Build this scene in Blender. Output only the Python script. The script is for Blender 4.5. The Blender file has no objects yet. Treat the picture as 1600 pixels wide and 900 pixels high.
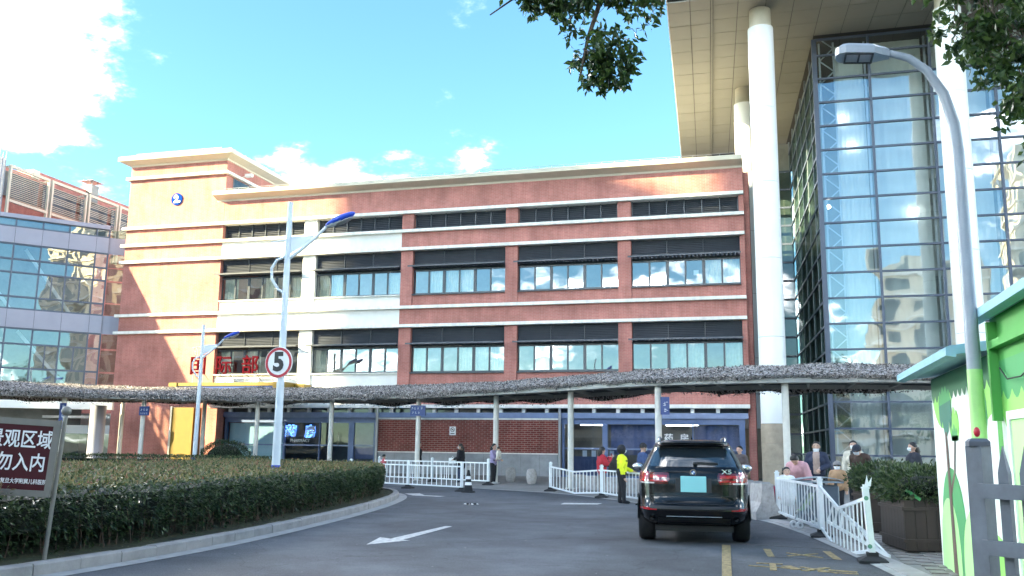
import bpy, bmesh, math, random
from mathutils import Vector, Matrix, Euler, noise as mnoise
R = math.radians
scene = bpy.context.scene
COL = scene.collection

# ------------------------------------------------------------------ camera
cam_d = bpy.data.cameras.new('camera')
cam = bpy.data.objects.new('camera', cam_d)
COL.objects.link(cam)
cam_d.sensor_width = 36.0
cam_d.lens = 1427.0 / 1600.0 * 36.0
cam_d.clip_start = 0.1
cam_d.clip_end = 3000.0
YAW, PITCH, ROLL = R(15.5), math.atan(250 / 1427.0), R(0.73)
_fh = Vector((-math.sin(YAW), math.cos(YAW), 0)); _rh = Vector((math.cos(YAW), math.sin(YAW), 0)); _up = Vector((0, 0, 1))
_fw = math.cos(PITCH) * _fh + math.sin(PITCH) * _up
_u0 = -math.sin(PITCH) * _fh + math.cos(PITCH) * _up
_rt = math.cos(ROLL) * _rh + math.sin(ROLL) * _u0
_uc = -math.sin(ROLL) * _rh + math.cos(ROLL) * _u0
_m = Matrix((( _rt.x, _uc.x, -_fw.x, 0), (_rt.y, _uc.y, -_fw.y, 0), (_rt.z, _uc.z, -_fw.z, 1.57), (0, 0, 0, 1)))
cam.matrix_world = _m
scene.camera = cam

# ------------------------------------------------------------------ world, sun, exposure
SUN_FROM = Vector((-1.0, -0.67, 0.58)).normalized()
world = bpy.data.worlds.new('World'); scene.world = world; world.use_nodes = True
wn = world.node_tree; wn.nodes.clear()
wo = wn.nodes.new('ShaderNodeOutputWorld'); bg = wn.nodes.new('ShaderNodeBackground')
sky = wn.nodes.new('ShaderNodeTexSky'); sky.sky_type = 'NISHITA'; sky.sun_disc = False
sky.sun_elevation = math.asin(SUN_FROM.z)
sky.sun_rotation = math.atan2(SUN_FROM.x, SUN_FROM.y)
sky.air_density = 1.0; sky.dust_density = 0.3; sky.ozone_density = 1.0
bg.inputs['Strength'].default_value = 0.12
def wnode(t, **k):
    n = wn.nodes.new(t)
    for a, v in k.items(): setattr(n, a, v)
    return n
tc = wnode('ShaderNodeTexCoord')
sep = wnode('ShaderNodeSeparateXYZ'); wn.links.new(tc.outputs['Generated'], sep.inputs[0])
zz = wnode('ShaderNodeMath', operation='MAXIMUM'); wn.links.new(sep.outputs['Z'], zz.inputs[0]); zz.inputs[1].default_value = 0.0
za = wnode('ShaderNodeMath', operation='ADD'); wn.links.new(zz.outputs[0], za.inputs[0]); za.inputs[1].default_value = 0.22
dvx = wnode('ShaderNodeMath', operation='DIVIDE'); wn.links.new(sep.outputs['X'], dvx.inputs[0]); wn.links.new(za.outputs[0], dvx.inputs[1])
dvy = wnode('ShaderNodeMath', operation='DIVIDE'); wn.links.new(sep.outputs['Y'], dvy.inputs[0]); wn.links.new(za.outputs[0], dvy.inputs[1])
cmb = wnode('ShaderNodeCombineXYZ'); wn.links.new(dvx.outputs[0], cmb.inputs[0]); wn.links.new(dvy.outputs[0], cmb.inputs[1]); cmb.inputs[2].default_value = 2.4
nz = wnode('ShaderNodeTexNoise'); nz.inputs['Scale'].default_value = 1.55; nz.inputs['Detail'].default_value = 9; nz.inputs['Roughness'].default_value = 0.62
wn.links.new(cmb.outputs[0], nz.inputs['Vector'])
# one broad bank of cumulus low in the left of the view, scattered small clouds elsewhere
dv = wnode('ShaderNodeVectorMath', operation='DISTANCE'); wn.links.new(cmb.outputs[0], dv.inputs[0]); dv.inputs[1].default_value = (-1.2, 1.12, 2.4)
mr = wnode('ShaderNodeMapRange'); wn.links.new(dv.outputs['Value'], mr.inputs[0])
mr.inputs[1].default_value = 0.0; mr.inputs[2].default_value = 0.5; mr.inputs[3].default_value = 0.2; mr.inputs[4].default_value = 0.0
ad = wnode('ShaderNodeMath', operation='ADD'); wn.links.new(nz.outputs['Fac'], ad.inputs[0]); wn.links.new(mr.outputs[0], ad.inputs[1])
rp = wnode('ShaderNodeValToRGB'); wn.links.new(ad.outputs[0], rp.inputs[0])
rp.color_ramp.elements[0].position = 0.515; rp.color_ramp.elements[1].position = 0.73
skt = wnode('ShaderNodeMixRGB'); skt.blend_type = 'MULTIPLY'; skt.inputs[0].default_value = 1.0; wn.links.new(sky.outputs[0], skt.inputs[1]); skt.inputs[2].default_value = (0.142, 0.218, 0.24, 1)
cl = wnode('ShaderNodeMixRGB'); cl.blend_type = 'MIX'
cpw = wnode('ShaderNodeMath', operation='POWER'); wn.links.new(rp.outputs[0], cpw.inputs[0]); cpw.inputs[1].default_value = 3.2
wn.links.new(cpw.outputs[0], cl.inputs[0]); wn.links.new(skt.outputs[0], cl.inputs[1]); cl.inputs[2].default_value = (95.0, 93.5, 90.0, 1)
wn.links.new(cl.outputs[0], bg.inputs['Color']); wn.links.new(bg.outputs[0], wo.inputs[0])

sun_d = bpy.data.lights.new('sun', 'SUN'); sun_d.energy = 2.0; sun_d.angle = R(0.53); sun_d.color = (1.0, 0.86, 0.5)
sun = bpy.data.objects.new('sun', sun_d); COL.objects.link(sun)
sun.rotation_euler = (-SUN_FROM).to_track_quat('-Z', 'Y').to_euler()
sun.location = SUN_FROM * 200

scene.view_settings.view_transform = 'Standard'; scene.view_settings.look = 'None'
scene.view_settings.exposure = 3.98; scene.view_settings.gamma = 1.0; scene.view_settings.use_curve_mapping = False
scene.cycles.max_bounces = 8; scene.cycles.transparent_max_bounces = 16; scene.cycles.diffuse_bounces = 3; scene.cycles.glossy_bounces = 4
scene.cycles.caustics_reflective = False; scene.cycles.caustics_refractive = False

# ------------------------------------------------------------------ materials
M = {}
def mat(name, col, rough=0.7, metal=0.0, var=0.0, vscale=3.0, bump=0.0, bscale=40.0, spec=0.5, col2=None, coat=0.0, streak=False, emit=None, vec='pos'):
    m = bpy.data.materials.new(name); m.use_nodes = True
    nt = m.node_tree; p = nt.nodes['Principled BSDF']
    p.inputs['Base Color'].default_value = (*col, 1); p.inputs['Roughness'].default_value = rough; p.inputs['Metallic'].default_value = metal
    p.inputs['Specular IOR Level'].default_value = spec; p.inputs['Coat Weight'].default_value = coat
    g = nt.nodes.new('ShaderNodeNewGeometry')
    src = g.outputs['Position']
    if var > 0 or col2:
        n = nt.nodes.new('ShaderNodeTexNoise'); n.inputs['Scale'].default_value = vscale; n.inputs['Detail'].default_value = 6; n.inputs['Roughness'].default_value = 0.65
        if streak:
            mp = nt.nodes.new('ShaderNodeMapping'); mp.inputs['Scale'].default_value = (1, 1, 0.12); nt.links.new(src, mp.inputs[0]); nt.links.new(mp.outputs[0], n.inputs['Vector'])
        else: nt.links.new(src, n.inputs['Vector'])
        r = nt.nodes.new('ShaderNodeValToRGB'); nt.links.new(n.outputs['Fac'], r.inputs[0])
        r.color_ramp.elements[0].position = 0.3; r.color_ramp.elements[1].position = 0.7
        a = col; b = col2 if col2 else col
        r.color_ramp.elements[0].color = (*[max(0, c * (1 - var)) for c in a], 1)
        r.color_ramp.elements[1].color = (*[min(1, c * (1 + var)) for c in b], 1)
        nt.links.new(r.outputs[0], p.inputs['Base Color'])
    if bump > 0:
        n2 = nt.nodes.new('ShaderNodeTexNoise'); n2.inputs['Scale'].default_value = bscale; n2.inputs['Detail'].default_value = 4
        nt.links.new(src, n2.inputs['Vector'])
        b = nt.nodes.new('ShaderNodeBump'); b.inputs['Strength'].default_value = bump; b.inputs['Distance'].default_value = 0.02
        nt.links.new(n2.outputs['Fac'], b.inputs['Height']); nt.links.new(b.outputs[0], p.inputs['Normal'])
    if emit:
        p.inputs['Emission Color'].default_value = (*emit[0], 1); p.inputs['Emission Strength'].default_value = emit[1]
    M[name] = m
    return m

def brick_mat(name, c1, c2, mortar, bw=0.25, bh=0.075, ms=0.012, var=0.25):
    m = bpy.data.materials.new(name); m.use_nodes = True; nt = m.node_tree; p = nt.nodes['Principled BSDF']; p.inputs['Roughness'].default_value = 0.85
    p.inputs['Specular IOR Level'].default_value = 0.25
    g = nt.nodes.new('ShaderNodeNewGeometry'); s = nt.nodes.new('ShaderNodeSeparateXYZ'); nt.links.new(g.outputs['Position'], s.inputs[0])
    a = nt.nodes.new('ShaderNodeMath'); a.operation = 'ADD'; nt.links.new(s.outputs[0], a.inputs[0]); nt.links.new(s.outputs[1], a.inputs[1])
    c = nt.nodes.new('ShaderNodeCombineXYZ'); nt.links.new(a.outputs[0], c.inputs[0]); nt.links.new(s.outputs[2], c.inputs[1])
    b = nt.nodes.new('ShaderNodeTexBrick'); nt.links.new(c.outputs[0], b.inputs['Vector'])
    b.inputs['Scale'].default_value = 1.0; b.inputs['Brick Width'].default_value = bw; b.inputs['Row Height'].default_value = bh; b.inputs['Mortar Size'].default_value = ms
    b.inputs['Color1'].default_value = (*c1, 1); b.inputs['Color2'].default_value = (*c2, 1); b.inputs['Mortar'].default_value = (*mortar, 1); b.inputs['Bias'].default_value = 0.0
    n = nt.nodes.new('ShaderNodeTexNoise'); n.inputs['Scale'].default_value = 0.9; n.inputs['Detail'].default_value = 7; n.inputs['Roughness'].default_value = 0.7; nt.links.new(g.outputs['Position'], n.inputs['Vector'])
    r = nt.nodes.new('ShaderNodeValToRGB'); nt.links.new(n.outputs['Fac'], r.inputs[0]); r.color_ramp.elements[0].position = 0.3; r.color_ramp.elements[1].position = 0.72
    r.color_ramp.elements[0].color = (1 - var, 1 - var, 1 - var, 1); r.color_ramp.elements[1].color = (1 + var, 1 + var, 1 + var, 1)
    x = nt.nodes.new('ShaderNodeMixRGB'); x.blend_type = 'MULTIPLY'; x.inputs[0].default_value = 1; nt.links.new(b.outputs['Color'], x.inputs[1]); nt.links.new(r.outputs[0], x.inputs[2])
    sm = nt.nodes.new('ShaderNodeMapping'); sm.inputs['Scale'].default_value = (1.6,1.6,.22); nt.links.new(g.outputs['Position'], sm.inputs[0])
    sn = nt.nodes.new('ShaderNodeTexNoise'); sn.inputs['Scale'].default_value = 1.4; sn.inputs['Detail'].default_value = 8; sn.inputs['Roughness'].default_value = .72; nt.links.new(sm.outputs[0], sn.inputs['Vector'])
    sr = nt.nodes.new('ShaderNodeValToRGB'); nt.links.new(sn.outputs['Fac'], sr.inputs[0]); sr.color_ramp.elements[0].position = .28; sr.color_ramp.elements[1].position = .75; sr.color_ramp.elements[0].color = (.78,.76,.76,1); sr.color_ramp.elements[1].color = (1.18,1.22,1.24,1)
    x2 = nt.nodes.new('ShaderNodeMixRGB'); x2.blend_type = 'MULTIPLY'; x2.inputs[0].default_value = 1; nt.links.new(x.outputs[0], x2.inputs[1]); nt.links.new(sr.outputs[0], x2.inputs[2]); x = x2
    nt.links.new(x.outputs[0], p.inputs['Base Color'])
    bp = nt.nodes.new('ShaderNodeBump'); bp.inputs['Strength'].default_value = 0.4; bp.inputs['Distance'].default_value = 0.008; bp.invert = True
    nt.links.new(b.outputs['Fac'], bp.inputs['Height']); nt.links.new(bp.outputs[0], p.inputs['Normal'])
    M[name] = m; return m

def glass_mat(name, tint=(0.75, 0.85, 0.85), refl=0.35, rough=0.0, wave=0.0, wscale=0.5, fw=None):
    m = bpy.data.materials.new(name); m.use_nodes = True; nt = m.node_tree; nt.nodes.remove(nt.nodes['Principled BSDF']); out = nt.nodes['Material Output']
    t = nt.nodes.new('ShaderNodeBsdfTransparent'); t.inputs[0].default_value = (*tint, 1)
    gl = nt.nodes.new('ShaderNodeBsdfGlossy'); gl.inputs['Roughness'].default_value = rough; gl.inputs[0].default_value = (0.92, 0.97, 1.0, 1)
    fr = nt.nodes.new('ShaderNodeFresnel'); fr.inputs[0].default_value = 1.5
    ma = nt.nodes.new('ShaderNodeMath'); ma.operation = 'MULTIPLY_ADD'; nt.links.new(fr.outputs[0], ma.inputs[0]); ma.inputs[1].default_value = (1 - refl) if fw is None else fw; ma.inputs[2].default_value = refl
    mx = nt.nodes.new('ShaderNodeMixShader'); nt.links.new(ma.outputs[0], mx.inputs[0]); nt.links.new(t.outputs[0], mx.inputs[1]); nt.links.new(gl.outputs[0], mx.inputs[2])
    nt.links.new(mx.outputs[0], out.inputs[0])
    if wave > 0:
        g = nt.nodes.new('ShaderNodeNewGeometry'); n = nt.nodes.new('ShaderNodeTexNoise'); n.inputs['Scale'].default_value = wscale; n.inputs['Detail'].default_value = 1.5
        nt.links.new(g.outputs['Position'], n.inputs['Vector'])
        b = nt.nodes.new('ShaderNodeBump'); b.inputs['Strength'].default_value = 1.0; b.inputs['Distance'].default_value = wave
        nt.links.new(n.outputs['Fac'], b.inputs['Height']); nt.links.new(b.outputs[0], gl.inputs['Normal'])
    M[name] = m; return m

def leaf_mat(name, cols, trans=0.25, rough=0.45):
    """leaf colour picked per leaf from the 'tone' attribute (0..1)"""
    m = bpy.data.materials.new(name); m.use_nodes = True; nt = m.node_tree; p = nt.nodes['Principled BSDF']; p.inputs['Roughness'].default_value = rough
    p.inputs['Specular IOR Level'].default_value = 0.4
    a = nt.nodes.new('ShaderNodeAttribute'); a.attribute_name = 'tone'
    r = nt.nodes.new('ShaderNodeValToRGB'); nt.links.new(a.outputs['Fac'], r.inputs[0])
    e = r.color_ramp.elements
    e[0].position = 0; e[0].color = (*cols[0], 1); e[1].position = 1; e[1].color = (*cols[-1], 1)
    for i, c in enumerate(cols[1:-1]):
        q = e.new((i + 1) / (len(cols) - 1)); q.color = (*c, 1)
    nt.links.new(r.outputs[0], p.inputs['Base Color'])
    tr = nt.nodes.new('ShaderNodeBsdfTranslucent'); nt.links.new(r.outputs[0], tr.inputs[0])
    mx = nt.nodes.new('ShaderNodeMixShader'); mx.inputs[0].default_value = trans
    nt.links.new(p.outputs[0], mx.inputs[1]); nt.links.new(tr.outputs[0], mx.inputs[2]); nt.links.new(mx.outputs[0], nt.nodes['Material Output'].inputs[0])
    M[name] = m; return m

# ------------------------------------------------------------------ mesh builder
class MB:
    def __init__(s): s.v = []; s.f = []; s.mi = []; s.cur = 0; s.sm = []
    def _add(s, vs, fs, smooth=False):
        o = len(s.v); s.v += [tuple(v) for v in vs]
        s.f += [tuple(i + o for i in f) for f in fs]; s.mi += [s.cur] * len(fs); s.sm += [smooth] * len(fs); return s
    def box(s, x0, x1, y0, y1, z0, z1):
        return s._add([(x0,y0,z0),(x1,y0,z0),(x1,y1,z0),(x0,y1,z0),(x0,y0,z1),(x1,y0,z1),(x1,y1,z1),(x0,y1,z1)],
            [(0,3,2,1),(4,5,6,7),(0,1,5,4),(1,2,6,5),(2,3,7,6),(3,0,4,7)])
    def bbox(s, x0, x1, y0, y1, z0, z1, b=0.01):
        """box with chamfered vertical+top edges"""
        vs = []; 
        def ring(z, i): return [(x0+i,y0+b,z),(x0+b,y0+i,z),(x1-b,y0+i,z),(x1-i,y0+b,z),(x1-i,y1-b,z),(x1-b,y1-i,z),(x0+b,y1-i,z),(x0+i,y1-b,z)]
        vs = ring(z0, 0) + ring(z1-b, 0) + [(x0+b,y0+b,z1),(x0+b,y0+b,z1),(x1-b,y0+b,z1),(x1-b,y0+b,z1),(x1-b,y1-b,z1),(x1-b,y1-b,z1),(x0+b,y1-b,z1),(x0+b,y1-b,z1)]
        fs = [tuple(range(7,-1,-1))]
        for r in range(1):
            for i in range(8): fs.append((i, (i+1)%8, 8+(i+1)%8, 8+i))
        for i in range(8):
            j = (i+1)%8
            if i % 2 == 0: fs.append((8+i, 8+j, 16+i))
            else: fs.append((8+i, 8+j, 16+j, 16+i))
        fs.append((16,18,20,22))
        return s._add(vs, fs)
    def quad(s, a, b, c, d): return s._add([a,b,c,d], [(0,1,2,3)])
    def poly(s, pts): return s._add(pts, [tuple(range(len(pts)))])
    def prism(s, pts, z0, z1):
        n = len(pts); vs = [(p[0],p[1],z0) for p in pts] + [(p[0],p[1],z1) for p in pts]
        return s._add(vs, [tuple(range(n-1,-1,-1)), tuple(range(n,2*n))] + [(i,(i+1)%n,n+(i+1)%n,n+i) for i in range(n)])
    def extr(s, pts, d):
        """extrude a planar 3d polygon by vector d"""
        n = len(pts); vs = [tuple(p) for p in pts] + [(p[0]+d[0],p[1]+d[1],p[2]+d[2]) for p in pts]
        return s._add(vs, [tuple(range(n-1,-1,-1)), tuple(range(n,2*n))] + [(i,(i+1)%n,n+(i+1)%n,n+i) for i in range(n)])
    def bar(s, a, b, w, h, up=(0,0,1)):
        """rectangular bar from a to b, w across, h along up"""
        a = Vector(a); b = Vector(b); d = (b-a).normalized(); u = Vector(up)
        if abs(d.dot(u)) > 0.98: u = Vector((0,1,0))
        sd = d.cross(u).normalized(); u = sd.cross(d).normalized()
        sd *= w/2; u *= h/2
        vs = [a-sd-u, a+sd-u, a+sd+u, a-sd+u, b-sd-u, b+sd-u, b+sd+u, b-sd+u]
        return s._add(vs, [(0,1,2,3),(7,6,5,4),(0,4,5,1),(1,5,6,2),(2,6,7,3),(3,7,4,0)])
    def tube(s, pts, r, n=10, cap=True, smooth=True):
        pts = [Vector(p) for p in pts]; k = len(pts)
        rs = r if isinstance(r, (list, tuple)) else [r]*k
        vs = []; prev = None
        for i, p in enumerate(pts):
            t = (pts[min(i+1,k-1)] - pts[max(i-1,0)]).normalized()
            if prev is None:
                u = Vector((0,0,1)) if abs(t.z) < 0.95 else Vector((1,0,0))
            else: u = prev
            a = t.cross(u)
            if a.length < 1e-6: a = t.cross(Vector((0.3,0.9,0.1)))
            a.normalize(); b = a.cross(t).normalized(); prev = b
            for j in range(n):
                an = 2*math.pi*j/n; vs.append(p + (a*math.cos(an) + b*math.sin(an))*rs[i])
        fs = []
        for i in range(k-1):
            for j in range(n): fs.append((i*n+j, i*n+(j+1)%n, (i+1)*n+(j+1)%n, (i+1)*n+j))
        s._add(vs, fs, smooth)
        if cap:
            s._add(vs[:n], [tuple(range(n-1,-1,-1))]); s._add(vs[-n:], [tuple(range(n))])
        return s
    def cyl(s, x, y, z0, z1, r0, r1=None, n=16, smooth=True):
        return s.tube([(x,y,z0),(x,y,z1)], [r0, r0 if r1 is None else r1], n, True, smooth)
    def lathe(s, x, y, prof, n=20):
        vs = []
        for (r, z) in prof:
            for j in range(n): a = 2*math.pi*j/n; vs.append((x+r*math.cos(a), y+r*math.sin(a), z))
        fs = []
        for i in range(len(prof)-1):
            for j in range(n): fs.append((i*n+j, i*n+(j+1)%n, (i+1)*n+(j+1)%n, (i+1)*n+j))
        s._add(vs, fs, True)
        if prof[0][0] > 1e-4: s._add(vs[:n], [tuple(range(n-1,-1,-1))])
        if prof[-1][0] > 1e-4: s._add(vs[-n:], [tuple(range(n))])
        return s
    def disc(s, c, nrm, r, n=24, th=0.0):
        c = Vector(c); nrm = Vector(nrm).normalized(); u = nrm.cross(Vector((0,0,1)))
        if u.length < 1e-4: u = Vector((1,0,0))
        u.normalize(); w = u.cross(nrm)
        ring = [c + (u*math.cos(2*math.pi*i/n) + w*math.sin(2*math.pi*i/n))*r for i in range(n)]
        if th == 0: return s._add(ring, [tuple(range(n-1,-1,-1))])
        return s.extr(ring, nrm*th)
    def ell(s, c, rx, ry, rz, n=12, m=8, rot=None):
        vs = []; fs = []
        for i in range(m+1):
            ph = -math.pi/2 + math.pi*i/m
            for j in range(n):
                th = 2*math.pi*j/n
                v = Vector((rx*math.cos(ph)*math.cos(th), ry*math.cos(ph)*math.sin(th), rz*math.sin(ph)))
                if rot: v = rot @ v
                vs.append((c[0]+v.x, c[1]+v.y, c[2]+v.z))
        for i in range(m):
            for j in range(n): fs.append((i*n+j, i*n+(j+1)%n, (i+1)*n+(j+1)%n, (i+1)*n+j))
        return s._add(vs, fs, True)
    def grid(s, fn, nu, nv, smooth=True):
        vs = [fn(i/nu, j/nv) for j in range(nv+1) for i in range(nu+1)]
        fs = [(j*(nu+1)+i, j*(nu+1)+i+1, (j+1)*(nu+1)+i+1, (j+1)*(nu+1)+i) for j in range(nv) for i in range(nu)]
        return s._add(vs, fs, smooth)
    def mesh(s, name, mats, off=(0,0,0)):
        me = bpy.data.meshes.new(name)
        me.from_pydata([(v[0]-off[0], v[1]-off[1], v[2]-off[2]) for v in s.v], [], s.f)
        for m in (mats if isinstance(mats, (list, tuple)) else [mats]): me.materials.append(M[m] if isinstance(m, str) else m)
        me.polygons.foreach_set('material_index', s.mi); me.polygons.foreach_set('use_smooth', s.sm)
        me.update(); return me

def link(name, data, parent=None, loc=(0,0,0), rot=(0,0,0)):
    o = bpy.data.objects.new(name, data); COL.objects.link(o); o.location = loc; o.rotation_euler = rot
    if parent: o.parent = parent
    return o
def tag(o, label=None, cat=None, group=None, kind=None):
    if label: o['label'] = label
    if cat: o['category'] = cat
    if group: o['group'] = group
    if kind: o['kind'] = kind
    return o
ORG = {}
def thing(name, label, cat, loc=(0,0,0), rz=0.0, group=None):
    o = link(name, None, None, loc, (0,0,rz)); o.empty_display_size = 0.3
    return tag(o, label, cat, group)
def part(name, mb, m, parent, world=False, kind=None, label=None):
    """a mesh under parent. world=True: vertices are in world coordinates (parents unrotated)"""
    off = (0,0,0)
    if world:
        p = parent; off = Vector((0,0,0))
        while p: off = off + p.location; p = p.parent
    o = link(name, mb.mesh(name, m, off), parent)
    if kind: o['kind'] = kind
    if label: o['label'] = label
    return o
def solo(name, mb, m, label, cat, loc=(0,0,0), rz=0, group=None, kind=None):
    o = link(name, mb.mesh(name, m), None, loc, (0,0,rz)); return tag(o, label, cat, group, kind)
def struct(name, mb, m, parent=None):
    o = link(name, mb.mesh(name, m), parent); 
    if not parent: o['kind'] = 'structure'
    return o
def copy_tree(o, parent=None):
    c = o.copy(); COL.objects.link(c); c.parent = parent
    for ch in list(o.children): copy_tree(ch, c)
    return c
def text_part(name, body, size, m, parent, loc, rot, depth=0.01, align='CENTER', shear=0.0, bold=0.0, sx=1.0, label=None, scale=None):
    cu = bpy.data.curves.new(name, 'FONT'); cu.body = body; cu.size = size; cu.extrude = depth; cu.align_x = align; cu.align_y = 'CENTER'; cu.shear = shear; cu.offset = bold
    cu.resolution_u = 3
    t = bpy.data.objects.new(name, cu); COL.objects.link(t)
    dg = bpy.context.evaluated_depsgraph_get(); me = bpy.data.meshes.new_from_object(t.evaluated_get(dg))
    bpy.data.objects.remove(t); bpy.data.curves.remove(cu)
    me.materials.clear(); me.materials.append(M[m])
    if sx != 1.0:
        for v in me.vertices: v.co.x *= sx
    o = link(name, me, parent, loc, rot)
    if label: o['label'] = label
    return o

mat('asphalt', (0.071,0.077,0.088), 0.85, var=0.28, vscale=1.1, bump=0.5, bscale=90)
mat('paving', (0.19,0.185,0.18), 0.85, var=0.18, vscale=1.2, bump=0.15, bscale=60)
mat('paver', (0.2,0.185,0.175), 0.85, var=0.25, vscale=2.0, bump=0.2, bscale=50)
mat('kerb', (0.3,0.285,0.28), 0.8, var=0.22, vscale=2.2, bump=0.2, bscale=50)
mat('gutter', (0.3,0.3,0.3), 0.85, var=0.2, vscale=3)
mat('road_white', (0.3,0.3,0.3), 0.8, var=0.1, vscale=11, col2=(0.62,0.62,0.6))
mat('road_yellow', (0.1,0.08,0.05), 0.85, var=0.15, vscale=14, col2=(0.36,0.27,0.12))
mat('road_faded', (0.11,0.11,0.115), 0.85, var=0.3, vscale=5)
mat('soil', (0.05,0.035,0.025), 0.95, var=0.4, vscale=6, bump=0.6, bscale=25, col2=(0.05,0.06,0.025))
brick_mat('brick', (0.45,0.178,0.146), (0.41,0.155,0.128), (0.46,0.25,0.21), ms=0.008)
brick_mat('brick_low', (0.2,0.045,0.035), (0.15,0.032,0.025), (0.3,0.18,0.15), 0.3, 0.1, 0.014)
mat('cream', (0.74,0.73,0.69), 0.8, var=0.06, vscale=2)
mat('trim', (0.74,0.72,0.66), 0.75, var=0.16, vscale=3.5, streak=True)
mat('cornice', (0.58,0.53,0.42), 0.7, var=0.06, vscale=2)
mat('louvre', (0.055,0.062,0.08), 0.4, spec=0.5, var=0.15, vscale=3)
mat('frame_dark', (0.03,0.04,0.055), 0.35, var=0.1)
mat('room', (0.2,0.21,0.2), 0.9, var=0.3, vscale=0.7)
mat('ceiling_lamp', (0.8,0.8,0.8), 0.5, emit=((1,0.97,0.9), 2.5))
mat('curtain', (0.62,0.64,0.52), 0.9, var=0.1, vscale=5)
mat('paper', (0.75,0.78,0.78), 0.8)
glass_mat('glass', (0.84,0.9,0.9), 0.17, wave=0.012, wscale=0.6)
glass_mat('glass_wall', (0.88,0.94,0.94), 0.22, wave=0.02, wscale=0.45)
glass_mat('glass_side', (0.4,0.5,0.48), 0.07, wave=0.01, wscale=0.5, fw=0.12)
glass_mat('glass_shop', (0.62,0.7,0.8), 0.04, fw=0.25)
mat('blue_frame', (0.10,0.15,0.29), 0.4, var=0.1)
mat('blue_beam', (0.17,0.22,0.36), 0.4, var=0.15)
mat('granite', (0.27,0.28,0.3), 0.55, var=0.25, vscale=1.3)
mat('white_paint', (0.84,0.84,0.82), 0.45, var=0.03, vscale=1.0)
mat('stone_base', (0.42,0.35,0.27), 0.7, var=0.2, vscale=2.0)
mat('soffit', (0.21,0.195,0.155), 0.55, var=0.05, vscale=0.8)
mat('joint', (0.05,0.045,0.04), 0.8)
mat('mullion', (0.075,0.095,0.14), 0.45)
mat('mullion_light', (0.55,0.6,0.66), 0.4)
mat('spandrel', (0.30,0.31,0.39), 0.45, var=0.06, vscale=0.7)
mat('metal_grey', (0.35,0.36,0.38), 0.4, metal=0.7)
mat('lamp_grey', (0.27,0.3,0.34), 0.4, var=0.1, vscale=4)
mat('lamp_white', (0.58,0.64,0.7), 0.4, var=0.05)
mat('blue', (0.02,0.07,0.5), 0.35)
mat('sign_blue', (0.02,0.05,0.2), 0.4)
mat('red', (0.45,0.01,0.03), 0.4)
mat('letter_red', (0.065,0.002,0.006), 0.9, spec=0.05)
mat('maroon', (0.055,0.004,0.009), 0.5, var=0.08, spec=.3)
mat('white', (0.8,0.8,0.8), 0.5)
mat('black', (0.01,0.01,0.012), 0.5)
mat('rubber', (0.018,0.018,0.02), 0.8, var=0.3, vscale=8)
mat('yellow', (0.17,0.11,0.006), 0.5, var=0.08)
mat('steel', (0.2,0.19,0.17), 0.45, metal=0.3, var=0.1, vscale=5)
mat('bark', (0.09,0.07,0.05), 0.9, var=0.3, vscale=12)

def weather_asphalt():
    nt = M['asphalt'].node_tree; p = nt.nodes['Principled BSDF']; g = nt.nodes.new('ShaderNodeNewGeometry'); base = p.inputs['Base Color'].links[0].from_socket
    def ramp(scale, det, p0, p1, c0, c1, dist=0.0):
        n = nt.nodes.new('ShaderNodeTexNoise'); n.inputs['Scale'].default_value = scale; n.inputs['Detail'].default_value = det; n.inputs['Distortion'].default_value = dist; nt.links.new(g.outputs['Position'], n.inputs['Vector'])
        r = nt.nodes.new('ShaderNodeValToRGB'); r.color_ramp.elements[0].position = p0; r.color_ramp.elements[1].position = p1; r.color_ramp.elements[0].color = (*c0,1); r.color_ramp.elements[1].color = (*c1,1); nt.links.new(n.outputs['Fac'], r.inputs[0]); return r.outputs[0]
    def mul(a, b): m = nt.nodes.new('ShaderNodeMixRGB'); m.blend_type = 'MULTIPLY'; m.inputs[0].default_value = 1; nt.links.new(a, m.inputs[1]); nt.links.new(b, m.inputs[2]); return m.outputs[0]
    o = mul(base, ramp(.22, 5, .35, .65, (.66,.66,.67), (1.25,1.25,1.25), 1.2))
    o = mul(o, ramp(55, 2, .35, .7, (.7,.7,.7), (1.5,1.5,1.5)))
    v = nt.nodes.new('ShaderNodeTexVoronoi'); v.feature = 'DISTANCE_TO_EDGE'; v.inputs['Scale'].default_value = .28; nd = nt.nodes.new('ShaderNodeTexNoise'); nd.inputs['Scale'].default_value = 1.3; nd.inputs['Detail'].default_value = 6
    nt.links.new(g.outputs['Position'], nd.inputs['Vector']); va = nt.nodes.new('ShaderNodeVectorMath'); va.operation = 'ADD'; nt.links.new(g.outputs['Position'], va.inputs[0]); nt.links.new(nd.outputs['Color'], va.inputs[1]); nt.links.new(va.outputs[0], v.inputs['Vector'])
    r = nt.nodes.new('ShaderNodeValToRGB'); r.color_ramp.elements[0].position = .0; r.color_ramp.elements[1].position = .006; r.color_ramp.elements[0].color = (.62,.62,.62,1); nt.links.new(v.outputs['Distance'], r.inputs[0])
    nt.links.new(mul(o, r.outputs[0]), p.inputs['Base Color'])
weather_asphalt()
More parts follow.
